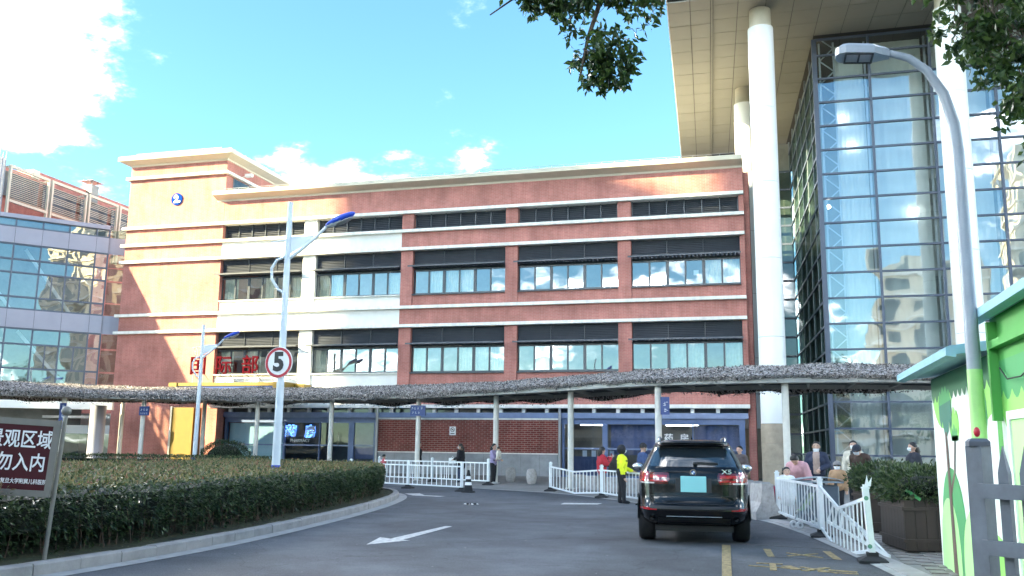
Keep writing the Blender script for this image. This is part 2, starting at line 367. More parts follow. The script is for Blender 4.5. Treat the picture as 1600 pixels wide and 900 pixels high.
# ================================================================== ground, road, plaza, island
g = MB(); g.quad((-700,-700,-0.004),(700,-700,-0.004),(700,700,-0.004),(-700,700,-0.004))
struct('road', g, 'asphalt')
EDGE = [(-46,20),(-41,28),(-37,34),(-31,38.4),(-24,39.8),(-19,39.2),(-15.4,37.4),(-10.6,34.5),(-9.2,33.6),(-7.4,32.6),(-4.9,29.6),(-3.4,27.2),(-1.6,25.0),(-0.2,22.6),(0.55,19.6),(1.05,16.6),(1.5,13.6),(1.95,10),(2.3,6),(2.6,0),(2.8,-12)]
def smooth_poly(p, it=2):
    for _ in range(it):
        q = [p[0]]
        for a, b in zip(p[:-1], p[1:]):
            q += [(a[0]*.75+b[0]*.25, a[1]*.75+b[1]*.25), (a[0]*.25+b[0]*.75, a[1]*.25+b[1]*.75)]
        p = q + [p[-1]]
    return p
def normals(p, s=1):
    out = []
    for i in range(len(p)):
        a = p[max(i-1,0)]; b = p[min(i+1,len(p)-1)]; dx, dy = b[0]-a[0], b[1]-a[1]; l = math.hypot(dx,dy)
        out.append((-dy/l*s, dx/l*s))
    return out
EDGE = smooth_poly(EDGE); EN = normals(EDGE)     # normals point away from the road (to the building)
def seg_dist(x, y):
    best = 1e9; sd = 0
    for i in range(len(EDGE)-1):
        ax, ay = EDGE[i]; bx, by = EDGE[i+1]; dx, dy = bx-ax, by-ay
        t = max(0, min(1, ((x-ax)*dx+(y-ay)*dy)/(dx*dx+dy*dy))); px, py = ax+t*dx, ay+t*dy
        d = math.hypot(x-px, y-py)
        if d < best: best = d; sd = d if (dx*(y-ay)-dy*(x-ax)) > 0 else -d
    return sd
def gz(x, y):
    d = seg_dist(x, y)
    if d <= 0: return 0.0
    return 0.004 + min(d/4.0, 1.0)*0.196
def strip(poly, nrm, d0, d1, z0, z1, mb):
    a = [(p[0]+n[0]*d0, p[1]+n[1]*d0, z0) for p, n in zip(poly, nrm)]; b = [(p[0]+n[0]*d1, p[1]+n[1]*d1, z1) for p, n in zip(poly, nrm)]
    for i in range(len(poly)-1): mb.quad(a[i], a[i+1], b[i+1], b[i])
g = MB()
strip(EDGE, EN, 0.0, 4.0, 0.004, 0.2, g); strip(EDGE, EN, 4.0, 9.0, 0.2, 0.2, g)
struct('plaza', g, 'paving')
g = MB(); strip(EDGE, EN, 9.0, 45.0, 0.2, 0.2, g)
struct('pavement', g, 'paving')
g = MB(); strip(EDGE, EN, -0.02, 0.12, 0.008, 0.016, g); struct('plaza_edging', g, 'gutter')

ISL = [(-9.6,2),(-8.9,5.5),(-8.45,8.5),(-8.32,10.5),(-8.36,12.5),(-8.55,14.6),(-8.88,17),(-9.32,19.8),(-9.9,22.8),(-10.55,25.4),(-11.2,27.5),(-12.2,29.6),(-13.8,31.2),(-16.5,32.4),(-20.5,32.8),(-26,32.2),(-33,29),(-38,22)]
ISL = smooth_poly(ISL)
def resample(p, step):
    out = [p[0]]; acc = 0
    for a, b in zip(p[:-1], p[1:]):
        l = math.hypot(b[0]-a[0], b[1]-a[1]); t = step-acc
        while t <= l: out.append((a[0]+(b[0]-a[0])*t/l, a[1]+(b[1]-a[1])*t/l)); t += step
        acc = (acc + l) % step
    return out
IR = resample(ISL, 0.74); IN = normals(IR, 1)     # left normal: into the island
g = MB(); strip(IR, IN, -0.26, 0.02, 0.004, 0.012, g); struct('gutter', g, 'gutter')
kerb = MB(); strip(IR, IN, 0.03, 0.16, 0.12, 0.12, kerb); strip(IR, IN, 0.03, 0.03, 0.0, 0.12, kerb)
KERB = struct('kerb', kerb, 'joint')
random.seed(3)
for i in range(len(IR)-1):
    a, b = IR[i], IR[i+1]; na, nb = IN[i], IN[i+1]; l = math.hypot(b[0]-a[0], b[1]-a[1]); gp = 0.006/l; h = 0.15+random.uniform(-.006,.006); o = random.uniform(-.006,.006)
    def lp(t, d): 
        n = (na[0]*(1-t)+nb[0]*t, na[1]*(1-t)+nb[1]*t); return (a[0]*(1-t)+b[0]*t+n[0]*(d+o), a[1]*(1-t)+b[1]*t+n[1]*(d+o))
    c = lp(.5, .1)
    mb = MB(); p = [lp(gp,0), lp(1-gp,0), lp(1-gp,.18), lp(gp,.18)]; q = [lp(gp,.018), lp(1-gp,.018), lp(1-gp,.18), lp(gp,.18)]
    vs = [(x,y,0) for x,y in p] + [(x,y,h-.02) for x,y in p] + [(x,y,h) for x,y in q]
    mb._add(vs, [(0,1,5,4),(1,2,6,5),(2,3,7,6),(3,0,4,7),(4,5,9,8),(5,6,10,9),(7,4,8,11),(6,7,11,10),(8,9,10,11)])
    part('kerb_stone', mb, 'kerb', KERB)
ISL_IN = [(p[0]+n[0]*.17, p[1]+n[1]*.17) for p, n in zip(IR, IN)]
def soil_fn():
    mb = MB(); ds = [0,.3,.7,1.4,3,6]; zs = [.10,.13,.16,.17,.18,.18]
    for k in range(5): strip(IR, IN, .17+ds[k], .17+ds[k+1], zs[k], zs[k+1], mb)
    return mb
struct('planting_bed', soil_fn(), 'soil')

# road markings
def arrow(pts, name, m='road_white', z=0.004):
    mb = MB(); mb.poly([(x,y,z) for x,y in pts]); return struct(name, mb, m)
arrow([(-6.3,14.1),(-5.9,15.0),(-6.05,15.05),(-6.15,17.9),(-6.3,17.95),(-6.32,15.15),(-6.58,15.3)], 'road_arrow')
arrow([(-11.5,30.0),(-10.9,28.9),(-10.1,28.7),(-10.2,28.3),(-11.2,28.6),(-11.9,29.6)], 'road_arrow')
arrow([(-5.75,26.2),(-4.75,26.6),(-4.72,27.3),(-5.8,26.95)], 'road_arrow')
arrow([(-0.79,16.35),(-0.65,16.35),(-0.44,11.3),(-0.56,11.3)], 'yellow_line', 'road_yellow')
mb = MB()
for a, b, w in [((-0.52,16.66),(0.9,16.38),.05),((0.0,14.85),(0.93,14.85),.05)]: mb.bar((*a,0.0),(*b,0.0),w,.008)
struct('parking_bay_line', mb, 'road_faded')
mb = MB(); mb.poly([(-0.12,15.95,.004),(0.0,15.95,.004),(0.06,14.8,.004),(-0.04,14.8,.004)]); mb.poly([(0.8,15.95,.004),(0.92,15.95,.004),(1.02,14.8,.004),(0.9,14.8,.004)]); struct('bay_corner_mark', mb, 'road_yellow')
mb = MB()
for a, b, w in [((-0.2,13.95),(0.16,13.95),.07),((-0.3,13.6),(0.3,13.5),.06),((0.02,13.95),(0.03,13.2),.09),((0.2,13.75),(0.34,13.4),.14),((0.42,13.3),(0.75,13.75),.09),((0.4,13.7),(0.85,13.2),.06),((0.75,13.5),(1.1,13.4),.08),((0.6,13.3),(1.1,13.2),.05),((0.25,15.5),(0.75,15.0),.05),((0.25,15.05),(0.7,15.55),.05)]:
    mb.bar((*a,0.0),(*b,0.0),w,.009)
struct('painted_lettering', mb, 'road_yellow')
mb = MB(); random.seed(5)
for k in range(90):
    x = random.uniform(-8,1.5); y = random.uniform(9,30); s = random.uniform(.008,.022); an = random.random()*6
    mb.poly([(x+s*math.cos(an+j*1.57+random.uniform(-.4,.4)), y+s*math.sin(an+j*1.57), .006+.003*(j%2)) for j in range(4)])
o = struct('road_litter', mb, 'gutter'); o['kind'] = 'stuff'
# right-hand pavement of small pavers
PV = MB(); PV.box(-.195,.195,-.095,.095,0,.02)
pvm = PV.mesh('paver', 'paver')
pavp = bpy.data.objects['plaza']
random.seed(8); cnt = 0
for j in range(-2, 34):
    for i in range(0, 9):
        y = 13.4 + j*.2; e = min(EDGE, key=lambda p: abs(p[1]-y) + (0 if p[0] > -3 else 50)); x = 1.0 + i*.4 + (.2 if j % 2 else 0) 
        if x - .2 < e[0] + .42 or x > 3.4 or cnt >= 290: continue
        o = link('paver', pvm, pavp, (x, y, gz(x,y)-.016+.006+random.uniform(-.0015,.0015))); cnt += 1
# flat pale kerb slabs between the road and the pavers
KS = resample([p for p in EDGE if p[0] > -.6 and 8 < p[1] < 24], 0.8); KN = normals(KS)
for i in range(len(KS)-1):
    a, b, n = KS[i], KS[i+1], KN[i]; mb = MB()
    f = .006
    p = [(a[0]*(1-f)+b[0]*f+n[0]*.12, a[1]*(1-f)+b[1]*f+n[1]*.12), (b[0]*(1-f)+a[0]*f+n[0]*.12, b[1]*(1-f)+a[1]*f+n[1]*.12), (b[0]*(1-f)+a[0]*f+n[0]*.42, b[1]*(1-f)+a[1]*f+n[1]*.42), (a[0]*(1-f)+b[0]*f+n[0]*.42, a[1]*(1-f)+b[1]*f+n[1]*.42)]
    vs = [(x,y,0) for x,y in p] + [(p[0][0],p[0][1],.022),(p[1][0],p[1][1],.022),(p[2][0],p[2][1],.034),(p[3][0],p[3][1],.034)]
    mb._add(vs, [(0,1,5,4),(1,2,6,5),(2,3,7,6),(3,0,4,7),(4,5,6,7)]); part('kerb_slab', mb, 'kerb', pavp)
# ================================================================== red brick hospital block
D = 45.0
def slats(mb, x0, x1, y, z0, z1, pitch, depth=.07, th=.012, tilt=.035):
    n = max(1, int(round((z1-z0)/pitch))); p = (z1-z0)/n
    for k in range(n):
        z = z0+p*(k+.5)
        mb._add([(x0,y,z-tilt),(x1,y,z-tilt),(x1,y+depth,z+tilt),(x0,y+depth,z+tilt),(x0,y,z-tilt+th),(x1,y,z-tilt+th),(x1,y+depth,z+tilt+th),(x0,y+depth,z+tilt+th)],
            [(0,3,2,1),(4,5,6,7),(0,1,5,4),(1,2,6,5),(2,3,7,6),(3,0,4,7)])
RB = thing('hospital_block', 'long red brick four-storey block with white bands and louvred windows', 'building', (-15,45,0.2))
BAYS = [(-29.8,-24.6),(-23.83,-18.72),(-18.05,-12.86),(-12.2,-6.95),(-6.28,-0.94)]
XL, XR = -29.8, -0.7
def W(name, m, *boxes, parent=None, kind=None):
    mb = MB()
    for b in boxes: mb.box(*b)
    return part(name, mb, m, parent or RB, True, kind)
# brick
for (z0, z1) in [(12.15,12.99),(7.97,8.81)]:
    W('spandrel', 'brick', (-18.72,XR,D,D+.4,z0,z1)); W('spandrel', 'cream', (XL,-18.72,D,D+.4,z0,z1))
W('frieze', 'brick', (XL,XR,D,D+.4,14.19,15.42))
for (x0, x1, m) in [(-24.6,-23.83,'cream'),(-18.72,-18.05,'brick'),(-12.86,-12.2,'brick'),(-6.95,-6.28,'brick'),(-0.94,XR,'brick')]:
    for (z0, z1) in [(13.15,14.03),(8.97,11.99),(3.74,7.81)]:
        W('pier', m, (x0,x1,D+.001,D+.5,z0,z1))
for bi, (x0, x1) in enumerate(BAYS):
    m = 'cream' if bi < 2 else 'brick'
    W('sill_wall', m, (x0,x1,D+.1,D+.45,8.97,9.6)); W('sill_wall', m, (x0,x1,D+.1,D+.45,3.74,5.42))
BANDS = [(14.03,14.19),(12.99,13.15),(11.99,12.15),(8.81,8.97),(7.81,7.97),(3.56,3.74)]
for (z0, z1) in BANDS: W('band_course', 'trim', (XL,XR,D-.2,D+.42,z0,z1))
# cornice, stepped profile with sloping soffit
def cornice(x0, x1, y, zb, zt, p, m, par, name='cornice', side=None):
    mb = MB(); pr = [(y+.3,zb),(y-.02,zb),(y-.05,zb+.1),(y-.1,zb+.12),(y-p,zt-.24),(y-p,zt-.03),(y-p+.04,zt),(y+.6,zt),(y+.6,zb+.1)]
    mb.extr([(x0,a,b) for a,b in pr], (x1-x0,0,0)); return part(name, mb, m, par, True)
cornice(-30.3, XR, D, 15.42, 15.94, .58, 'cornice', RB)
W('roof_slab', 'trim', (XL,XR,D+.6,57,15.5,15.8))
W('back_wall', 'brick', (XL,XR,56.6,57,.2,15.5)); W('end_wall', 'brick', (XR-.1,XR+.25,D+.42,57,.2,15.3))
for z in (12.05, 7.9, 3.66): W('floor_slab', 'room', (XL,XR-.1,D+.55,56.6,z-.3,z))
W('room_partition', 'room', (XL,XR-.1,49.4,49.5,.2,15.2))
# roof handrail
mb = MB(); mb.tube([(XL,D-.2,16.14),(XR,D-.2,16.14)], .012, 5)
for k in range(44): x = XL+.3+k*.66; mb.tube([(x,D-.2,15.92),(x,D-.2,16.14)], .009, 4)
part('lightning_rail', mb, 'metal_grey', RB, True, kind='stuff')
random.seed(11)
def curtain(x0, x1, y, z0, z1, par):
    mb = MB(); n = max(6, int((x1-x0)/.035)); ph = random.random()*6
    mb.grid(lambda u, v: (x0+(x1-x0)*u, y + .035*math.sin(u*(x1-x0)*42+ph) + .015*math.sin(u*19+ph*2), z0+(z1-z0)*v), n, 1)
    return part('curtain', mb, 'curtain', par, True)
CURT = {(0,1):[0,3,5],(0,0):[0,2,4],(1,1):[0,1,5],(1,0):[0],(2,1):[1,2,3],(2,0):[0,3,4,5],(3,1):[],(3,0):[1],(4,1):[4,5],(4,0):[2,3,5]}
for bi, (x0, x1) in enumerate(BAYS):
    # fourth-floor louvre strip
    lv = MB(); slats(lv, x0+.05, x1-.05, D+.28, 13.2, 14.0, .1); part('louvre', lv, 'louvre', RB, True, kind='stuff')
    W('louvre_backing', 'frame_dark', (x0,x1,D+.38,D+.45,13.15,14.03))
    for k in range(7):
        x = x0+.05+(x1-x0-.1)*k/6; W('louvre_post', 'frame_dark', (x-.025,x+.025,D+.24,D+.37,13.15,14.03))
    for fl, (zs, zw0, zw1, zl1) in enumerate([(6.9,5.42,6.82,7.81),(11.06,9.6,10.96,11.99)]):
        # louvres above the window
        lv = MB(); slats(lv, x0+.03, x1-.03, D+.2, zs+.03, zl1-.02, .085); part('louvre', lv, 'louvre', RB, True, kind='stuff')
        W('louvre_backing', 'frame_dark', (x0,x1,D+.3,D+.45,zs-.04,zl1))
        for k in range(1,3):
            x = x0+(x1-x0)*k/3; W('louvre_post', 'frame_dark', (x-.015,x+.015,D+.17,D+.29,zs,zl1))
        # sunshade shelf of fins
        ss = MB(); ys = D-.42
        ss.box(x0-.12,x1+.05,ys,ys+.06,zs-.03,zs+.05); ss.box(x0-.12,x1+.05,D+.12,D+.19,zs-.02,zs+.04)
        sh = part('sunshade', ss, 'louvre', RB, True)
        sl = MB(); n = 26
        for k in range(n):
            x = x0+.05+(x1-x0-.1)*(k+.5)/n; sl._add([(x-.045,ys+.06,zs-.04),(x+.045,ys+.06,zs+.035),(x+.045,D+.12,zs+.035),(x-.045,D+.12,zs-.04),(x-.045,ys+.06,zs-.025),(x+.045,ys+.06,zs+.05),(x+.045,D+.12,zs+.05),(x-.045,D+.12,zs-.025)],
                [(0,1,2,3),(7,6,5,4),(0,4,5,1),(1,5,6,2),(2,6,7,3),(3,7,4,0)])
        part('fins', sl, 'louvre', sh, True, kind='stuff')
        # window
        fr = MB(); y0, y1 = D+.26, D+.34
        fr.box(x0,x1,y0,y1,zw0,zw0+.09); fr.box(x0,x1,y0,y1,zw1-.09,zw1)
        n = 6; w = (x1-x0)/n
        for k in range(n+1):
            x = x0+w*k; hw = .075 if k in (2,4) else .04
            fr.box(max(x0,x-hw),min(x1,x+hw),y0+.002,y1-.002,zw0+.09,zw1-.09)
        win = part('window', fr, 'frame_dark', RB, True)
        for k in range(n):
            pa = MB(); xa, xb = x0+w*k+.045, x0+w*(k+1)-.045; t1, t2 = random.uniform(-.006,.006), random.uniform(-.006,.006)
            pa.quad((xa,y0+.04+t1,zw0+.09),(xb,y0+.04-t1,zw0+.09),(xb,y0+.04-t1+t2,zw1-.09),(xa,y0+.04+t1+t2,zw1-.09)); part('pane', pa, 'glass', win, True)
        for k in CURT[(bi,fl)]: curtain(x0+w*k+.02, x0+w*(k+1)*1.0-.02, D+.6, zw0-.1, zw1+.1, win)
        W('sill', 'frame_dark' if bi > 1 else 'trim', (x0,x1,D-.02,D+.27,zw0-.05,zw0+.005), parent=win)
        for k in range(3):
            if random.random() < .6:
                x = random.uniform(x0+.5,x1-1.2); W('tube_lamp', 'ceiling_lamp', (x,x+.9,D+1.8,D+1.95,zl1-.55,zl1-.5), parent=win)
        if bi == 4 and fl == 1:
            W('notice_sheet', 'paper', (x0+1.15,x0+1.42,D+.4,D+.405,10.1,10.35), parent=win); W('notice_sheet', 'paper', (x0+3.05,x0+3.3,D+.4,D+.405,10.15,10.4), parent=win)
for i, (x,z) in enumerate([(-24.6,13.4)]): pass

# ---- ground floor
GF = RB
W('lintel_beam', 'blue_beam', (-28.95,XR-.1,D-.06,D+.3,3.06,3.33)); W('lintel_flashing', 'trim', (-19.7,-9.95,D-.03,D+.3,2.97,3.06))
W('upper_wall', 'cream', (-28.95,-18.7,D+.02,D+.4,3.745,3.75))
x = -28.6
while x < -1.2:
    W('clerestory_post', 'white_paint', (x-.09,x+.09,D+.02,D+.2,3.33,3.56)); x += 1.62 if int(x*10) % 2 else 1.2
mb = MB(); mb.quad((-28.95,D+.22,3.33),(XR-.1,D+.22,3.33),(XR-.1,D+.22,3.56),(-28.95,D+.22,3.56)); part('clerestory_glass', mb, 'glass_shop', RB, True)
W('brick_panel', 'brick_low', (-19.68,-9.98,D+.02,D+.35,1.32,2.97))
W('plinth_cap', 'trim', (-19.68,-9.98,D-.05,D+.3,1.27,1.33))
for k in range(10):
    a = -19.68+k*.97; W('plinth_slab', 'granite', (a+.004,a+.966,D-.01-.004*(k%3),D+.3,.2,1.27))
W('plinth_bed', 'joint', (-19.68,-9.98,D+.0,D+.3,.2,1.26))
for (x, m) in [(-19.72,'metal_grey'),(-9.9,'metal_grey')]:
    mb = MB(); mb.tube([(x,D-.12,.2),(x,D-.12,3.6)], .07, 10); part('downpipe', mb, m, RB, True)
# wall sign, no smoking
mb = MB(); mb.box(-15.72,-15.38,D-.012,D+.02,2.18,2.62)
ns = part('smoking_notice', mb, 'paper', RB, True)
mb = MB()
for k in range(20):
    a0, a1 = 2*math.pi*k/20, 2*math.pi*(k+1)/20; c = (-15.55, 2.46)
    mb.quad((c[0]+.09*math.cos(a0),D-.016,c[1]+.09*math.sin(a0)),(c[0]+.09*math.cos(a1),D-.016,c[1]+.09*math.sin(a1)),(c[0]+.115*math.cos(a1),D-.016,c[1]+.115*math.sin(a1)),(c[0]+.115*math.cos(a0),D-.016,c[1]+.115*math.sin(a0)))
mb.box(-15.6,-15.5,D-.018,D-.013,2.44,2.48); mb.bar((-15.62,D-.018,2.53),(-15.48,D-.018,2.39),.02,.004,(0,1,0)); mb.box(-15.66,-15.44,D-.016,D-.013,2.24,2.28)
part('notice_print', mb, 'black', ns, True)
# storefronts: frame with panes
def shopfront(x0, x1, cols, label, curt=(), zt=3.06, zm=1.6):
    fr = MB(); y0, y1 = D+.05, D+.2
    fr.box(x0,x1,y0,y1,zt-.28,zt); fr.box(x0,x1,y0,y1,.2,.3)
    for c in cols: fr.box(c[0]-c[1]/2,c[0]+c[1]/2,y0-.003,y1+.003,.3,zt-.28)
    s = part('shopfront', fr, 'blue_frame', RB, True, label=label)
    for a, b in zip(cols[:-1], cols[1:]):
        xa, xb = a[0]+a[1]/2, b[0]-b[1]/2
        mb = MB(); mb.box(xa,xb,y0+.02,y1-.02,zm-.05,zm+.03); part('transom', mb, 'blue_beam', s, True)
        for (z0, z1) in [(.3,zm-.05),(zm+.03,zt-.28)]:
            mb = MB(); mb.quad((xa,D+.13,z0),(xb,D+.13,z0),(xb,D+.13,z1),(xa,D+.13,z1)); part('pane', mb, 'glass_shop', s, True)
    return s
SF = shopfront(-28.9, -19.8, [(-28.8,.12),(-25.7,.1),(-25.0,.1),(-23.1,.05),(-21.1,.22),(-19.95,.1)][:0] or [(-28.8,.16),(-25.2,.1),(-23.1,.05),(-21.25,.3),(-19.9,.1)], 'blue framed pharmacy shopfront')
mat('blind', (0.5,0.7,0.7), 0.8); mat('blind_blue', (0.16,0.18,0.3), 0.85, var=0.15, vscale=2.5, streak=False)
W('frosted_blind', 'blind', (-28.7,-25.3,D+.3,D+.32,.3,2.75), parent=SF)
W('blue_blind', 'blind_blue', (-21.1,-19.95,D+.3,D+.32,.9,2.75), parent=SF)
mat('sign_glow', (0.05,0.2,0.7), 0.4, emit=((0.1,0.3,0.95),0.35))
for ch_, x_ in (('药',-24.78),('房',-23.62)):
    text_part('sign_character', ch_, 0.66, 'white', SF, (x_+15,D-.02-45,2.28-.2), (R(90),0,0), 0.01, bold=.008)
    text_part('character_edge', ch_, 0.66, 'sign_glow', SF, (x_+15,D+.01-45,2.28-.2), (R(90),0,0), 0.012, bold=.035)
text_part('pharmacy_lettering', 'PHARMACY', 0.22, 'metal_grey', SF, (-24.2+15,D-.02-45,1.82-.2), (R(90),0,0), 0.008, bold=.006)
for x in (-22.4,-21.95):
    mb = MB(); mb.tube([(x,D-.03,1.55),(x,D-.03,2.25)], .018, 6); part('door_handle', mb, 'steel', SF, True)
SG = shopfront(-9.85, -0.95, [(-9.75,.12),(-7.65,.26),(-5.15,.06),(-3.4,.06),(-1.1,.26)], 'blue framed shopfront with grey blue curtains')
def drape(x0, x1, z0, z1, par):
    mb = MB(); mb.grid(lambda u, v: (x0+(x1-x0)*u, D+.32+.03*math.sin(u*(x1-x0)*13)+.015*math.sin(u*31), z0+(z1-z0)*v), int((x1-x0)/.05), 1); part('drape', mb, 'blind_blue', par, True)
drape(-7.4,-5.2,1.3,2.75,SG); drape(-3.35,-1.25,1.3,2.75,SG)
for ch_, x_ in (('药',-4.55),('房',-3.8)): text_part('sign_character', ch_, 0.45, 'white', SG, (x_+15,D-.02-45,2.1-.2), (R(90),0,0), 0.01, bold=.006)
for (a,b) in [(-9.3,.6),(-8.6,.5),(-4.9,.7),(-4.2,.9)]: W('tube_lamp', 'ceiling_lamp', (a,a+b,D+2.2,D+2.32,2.78,2.82), parent=SG)
W('counter', 'blind_blue', (-9.6,-7.8,D+1.2,D+1.7,.2,1.2), parent=SG)
for k in range(4): W('notice_sheet', 'paper', (-8.7+k*.45-.1,-8.7+k*.45+.12,D+.17,D+.175,1.2,1.5), parent=SG)

# ---- tower at the left end
TW = thing('stair_tower', 'tall windowless brick end tower lit by sun, bearing a blue number', 'building', (-33,45,0.2))
TX0, TX1 = -36.35, -29.82
mb = MB(); mb.box(TX0,TX1,D-.0,58,.2,18.0); part('wall', mb, 'brick', TW, True)
for (z0, z1) in BANDS[:-1] + [(17.1,17.26)]:
    mb = MB(); mb.box(TX0-.2,TX1+(.0 if z0 < 16 else .2),D-.2,D,z0,z1); mb.box(TX0-.2,TX0,D,57.9,z0,z1)
    if z0 > 16: mb.box(TX1,TX1+.2,D,57.9,z0,z1)
    part('band_course', mb, 'trim', TW, True)
mb = MB(); p = .58
prof = [(0,17.92),(.05,17.94),(.08,18.02),(p,18.2),(p,18.44),(p-.04,18.47)]
for a, b in zip(prof[:-1], prof[1:]):
    ra = [(TX0-a[0],D-a[0]),(TX1+a[0],D-a[0]),(TX1+a[0],58+a[0]),(TX0-a[0],58+a[0])]; rb = [(TX0-b[0],D-b[0]),(TX1+b[0],D-b[0]),(TX1+b[0],58+b[0]),(TX0-b[0],58+b[0])]
    for i in range(4):
        j = (i+1)%4; mb.quad((*ra[i],a[1]),(*ra[j],a[1]),(*rb[j],b[1]),(*rb[i],b[1]))
mb.poly([(TX0-p+.04,D-p+.04,18.47),(TX1+p-.04,D-p+.04,18.47),(TX1+p-.04,58+p-.04,18.47),(TX0-p+.04,58+p-.04,18.47)])
part('cornice', mb, 'cornice', TW, True)
mb = MB(); mb.box(TX1-.05,TX1+.02,45.7,52,15.95,17.05); wn_ = part('window', mb, 'frame_dark', TW, True)
for k in range(4):
    mb = MB(); mb.box(TX1+.02,TX1+.03,45.8+k*1.55,47.2+k*1.55,16.0,17.0); part('pane', mb, 'glass_side', wn_, True)
mb = MB(); mb.tube([(-35.9,D-.25,18.66),(-30.1,D-.25,18.66)], .012, 5)
for k in range(10): mb.tube([(-35.9+k*.64,D-.25,18.45),(-35.9+k*.64,D-.25,18.66)], .009, 4)
part('lightning_rail', mb, 'metal_grey', TW, True, kind='stuff')
mb = MB(); mb.tube([(TX1,46.6,17.35),(TX1+.35,46.5,17.4)], .03, 6); mb.box(TX1+.3,TX1+.75,46.4,46.62,17.32,17.5); part('security_camera', mb, 'white_paint', TW, True)
# number disc
nb = thing('number_sign', 'round blue number 2 sign high on the sunlit tower', 'sign', (-33.03,44.97,15.76))
mb = MB(); mb.disc((0,0.02,0),(0,-1,0),.37,32,.05); mat('number_blue', (0.004,0.04,0.24), .9, spec=.05); part('disc', mb, 'number_blue', nb)
text_part('numeral', '2', 0.62, 'white', nb, (-.02,-.045,-.01), (R(90),0,0), .012, bold=.03)
text_part('numeral_suffix', '号', 0.13, 'white', nb, (.2,-.045,-.16), (R(90),0,0), .01, bold=.006)
# ---- entrance portal with yellow frame and red letters
EP = thing('entrance_portal', 'yellow and blue entrance portal below the red rooftop letters', 'portal', (-28,44,.2))
mb = MB(); mb.box(-31.35,-30.85,43.2,45,4.5,4.85); mb.box(-25.0,-24.3,43.2,45,4.5,4.85); mb.box(-24.3,-23.7,44.2,45,4.55,4.8); part('corner_block', mb, 'yellow', EP, True)
for k in range(7):
    a = -30.85+k*.836; mb = MB(); mb.box(a+.003,a+.833,43.25,45,4.66,4.84+.004*(k%2)); part('fascia_panel', mb, 'yellow', EP, True)
mb = MB(); mb.box(-30.85,-25.0,43.3,45,4.42,4.655); part('soffit_panel', mb, 'sign_blue', EP, True)
mb = MB(); mb.box(-31.7,-30.35,44.2,45,.2,3.55); part('side_panel', mb, 'yellow', EP, True)
mb = MB(); mb.box(-31.8,-31.7,44.15,45,.2,3.6); part('side_trim', mb, 'trim', EP, True)
mb = MB(); mb.box(-29.9,-28.95,44.3,45,.2,3.5); part('pier', mb, 'brick', EP, True)
mb = MB(); mb.box(-29.6,-29.0,44.6,44.75,.2,2.9); part('notice_board', mb, 'sign_blue', EP, True)
for i, (ch, x) in enumerate([('国',-30.0),('际',-28.42),('部',-26.78)]):
    lt = thing('rooftop_letter', ['red character reading country at the left of the rooftop sign','red middle character of the three on the rooftop sign','red right character of the three on the rooftop sign'][i], 'letter', (x,43.8,4.85), group='red sign characters above the portal')
    text_part('character', ch, 1.08, 'letter_red', lt, (0,0,.9), (R(90),0,0), .04, bold=.012)
    for dx in (-.32,.3):
        mb = MB(); mb.bar((dx,.04,0),(dx,.04,.5),.03,.03); part('strut', mb, 'metal_grey', lt)
        mb = MB(); mb.bar((dx+.03,.9,0),(dx+.0,.06,.6),.025,.025); part('brace', mb, 'metal_grey', lt)
# ================================================================== right-hand glass wing with tall columns and high soffit
SK = -0.0585
def wx(x, y): return x + (y-43.82)*SK
WG = thing('glass_wing', 'tall glass fronted wing with blue grey mullions under a high soffit', 'building', (10,44,.2))
GX = [2.87,5.28,7.93,10.6,13.27,15.94,18.6]
GZ = [.25+1.184*k for k in range(18)] + [21.2]
ZS = 21.3; GY = 43.82
mb = MB()
for x in GX: mb.box(x-.055,x+.055,GY-.06,GY+.12,.2,21.2)
mb.box(2.72,2.94,GY-.1,GY+.2,.2,21.2)
part('mullion', mb, 'mullion', WG, True)
mb = MB()
for z in GZ: mb.box(GX[0],GX[-1],GY-.045,GY+.1,z-.042,z+.042)
part('transom', mb, 'mullion', WG, True)
random.seed(21)
for i in range(len(GX)-1):
    for k in range(len(GZ)-1):
        if GZ[k+1]-GZ[k] < .2: continue
        mb = MB(); t1, t2 = random.uniform(-.008,.008), random.uniform(-.008,.008)
        mb.quad((GX[i]+.06,GY+.03+t1,GZ[k]+.05),(GX[i+1]-.06,GY+.03-t1,GZ[k]+.05),(GX[i+1]-.06,GY+.03-t1+t2,GZ[k+1]-.05),(GX[i]+.06,GY+.03+t1+t2,GZ[k+1]-.05))
        part('pane', mb, 'glass_wall', WG, True)
# pale steel edges just inside the panes, truss column at the corner
mb = MB()
for x in GX[1:]: mb.box(x-.2,x-.12,GY+.25,GY+.4,.2,21)
part('inner_post', mb, 'mullion_light', WG, True)
mb = MB(); xa, xb, ya = 3.1, 3.75, GY+.5
mb.tube([(xa,ya,.2),(xa,ya,21.2)], .05, 6); mb.tube([(xb,ya,.2),(xb,ya,21.2)], .05, 6)
for k in range(18):
    z = .25+k*1.18; mb.bar((xa,ya,z),(xb,ya,z+.59),.05,.05); mb.bar((xb,ya,z+.59),(xa,ya,z+1.18),.05,.05)
part('truss_column', mb, 'mullion_light', WG, True)
mat('inner_blind', (0.7,0.75,0.73), 0.8, var=.06, vscale=.6); mat('inner_wall', (0.36,0.4,0.38), 0.85, var=.15, vscale=.5)
mb = MB()
for i in range(len(GX)-1):
    mb.grid(lambda u, v, i=i: (GX[i]+.95+(GX[i+1]-GX[i]-1.15)*u if i == 0 else GX[i]+.15+(GX[i+1]-GX[i]-.4)*u, GY+.8+.012*math.sin(u*40), .9+v*20.2), 40, 1)
part('roller_blind', mb, 'inner_blind', WG, True)
mb = MB(); mb.box(3.0,18.6,50.5,50.7,.2,21.2); part('inner_wall', mb, 'inner_wall', WG, True)
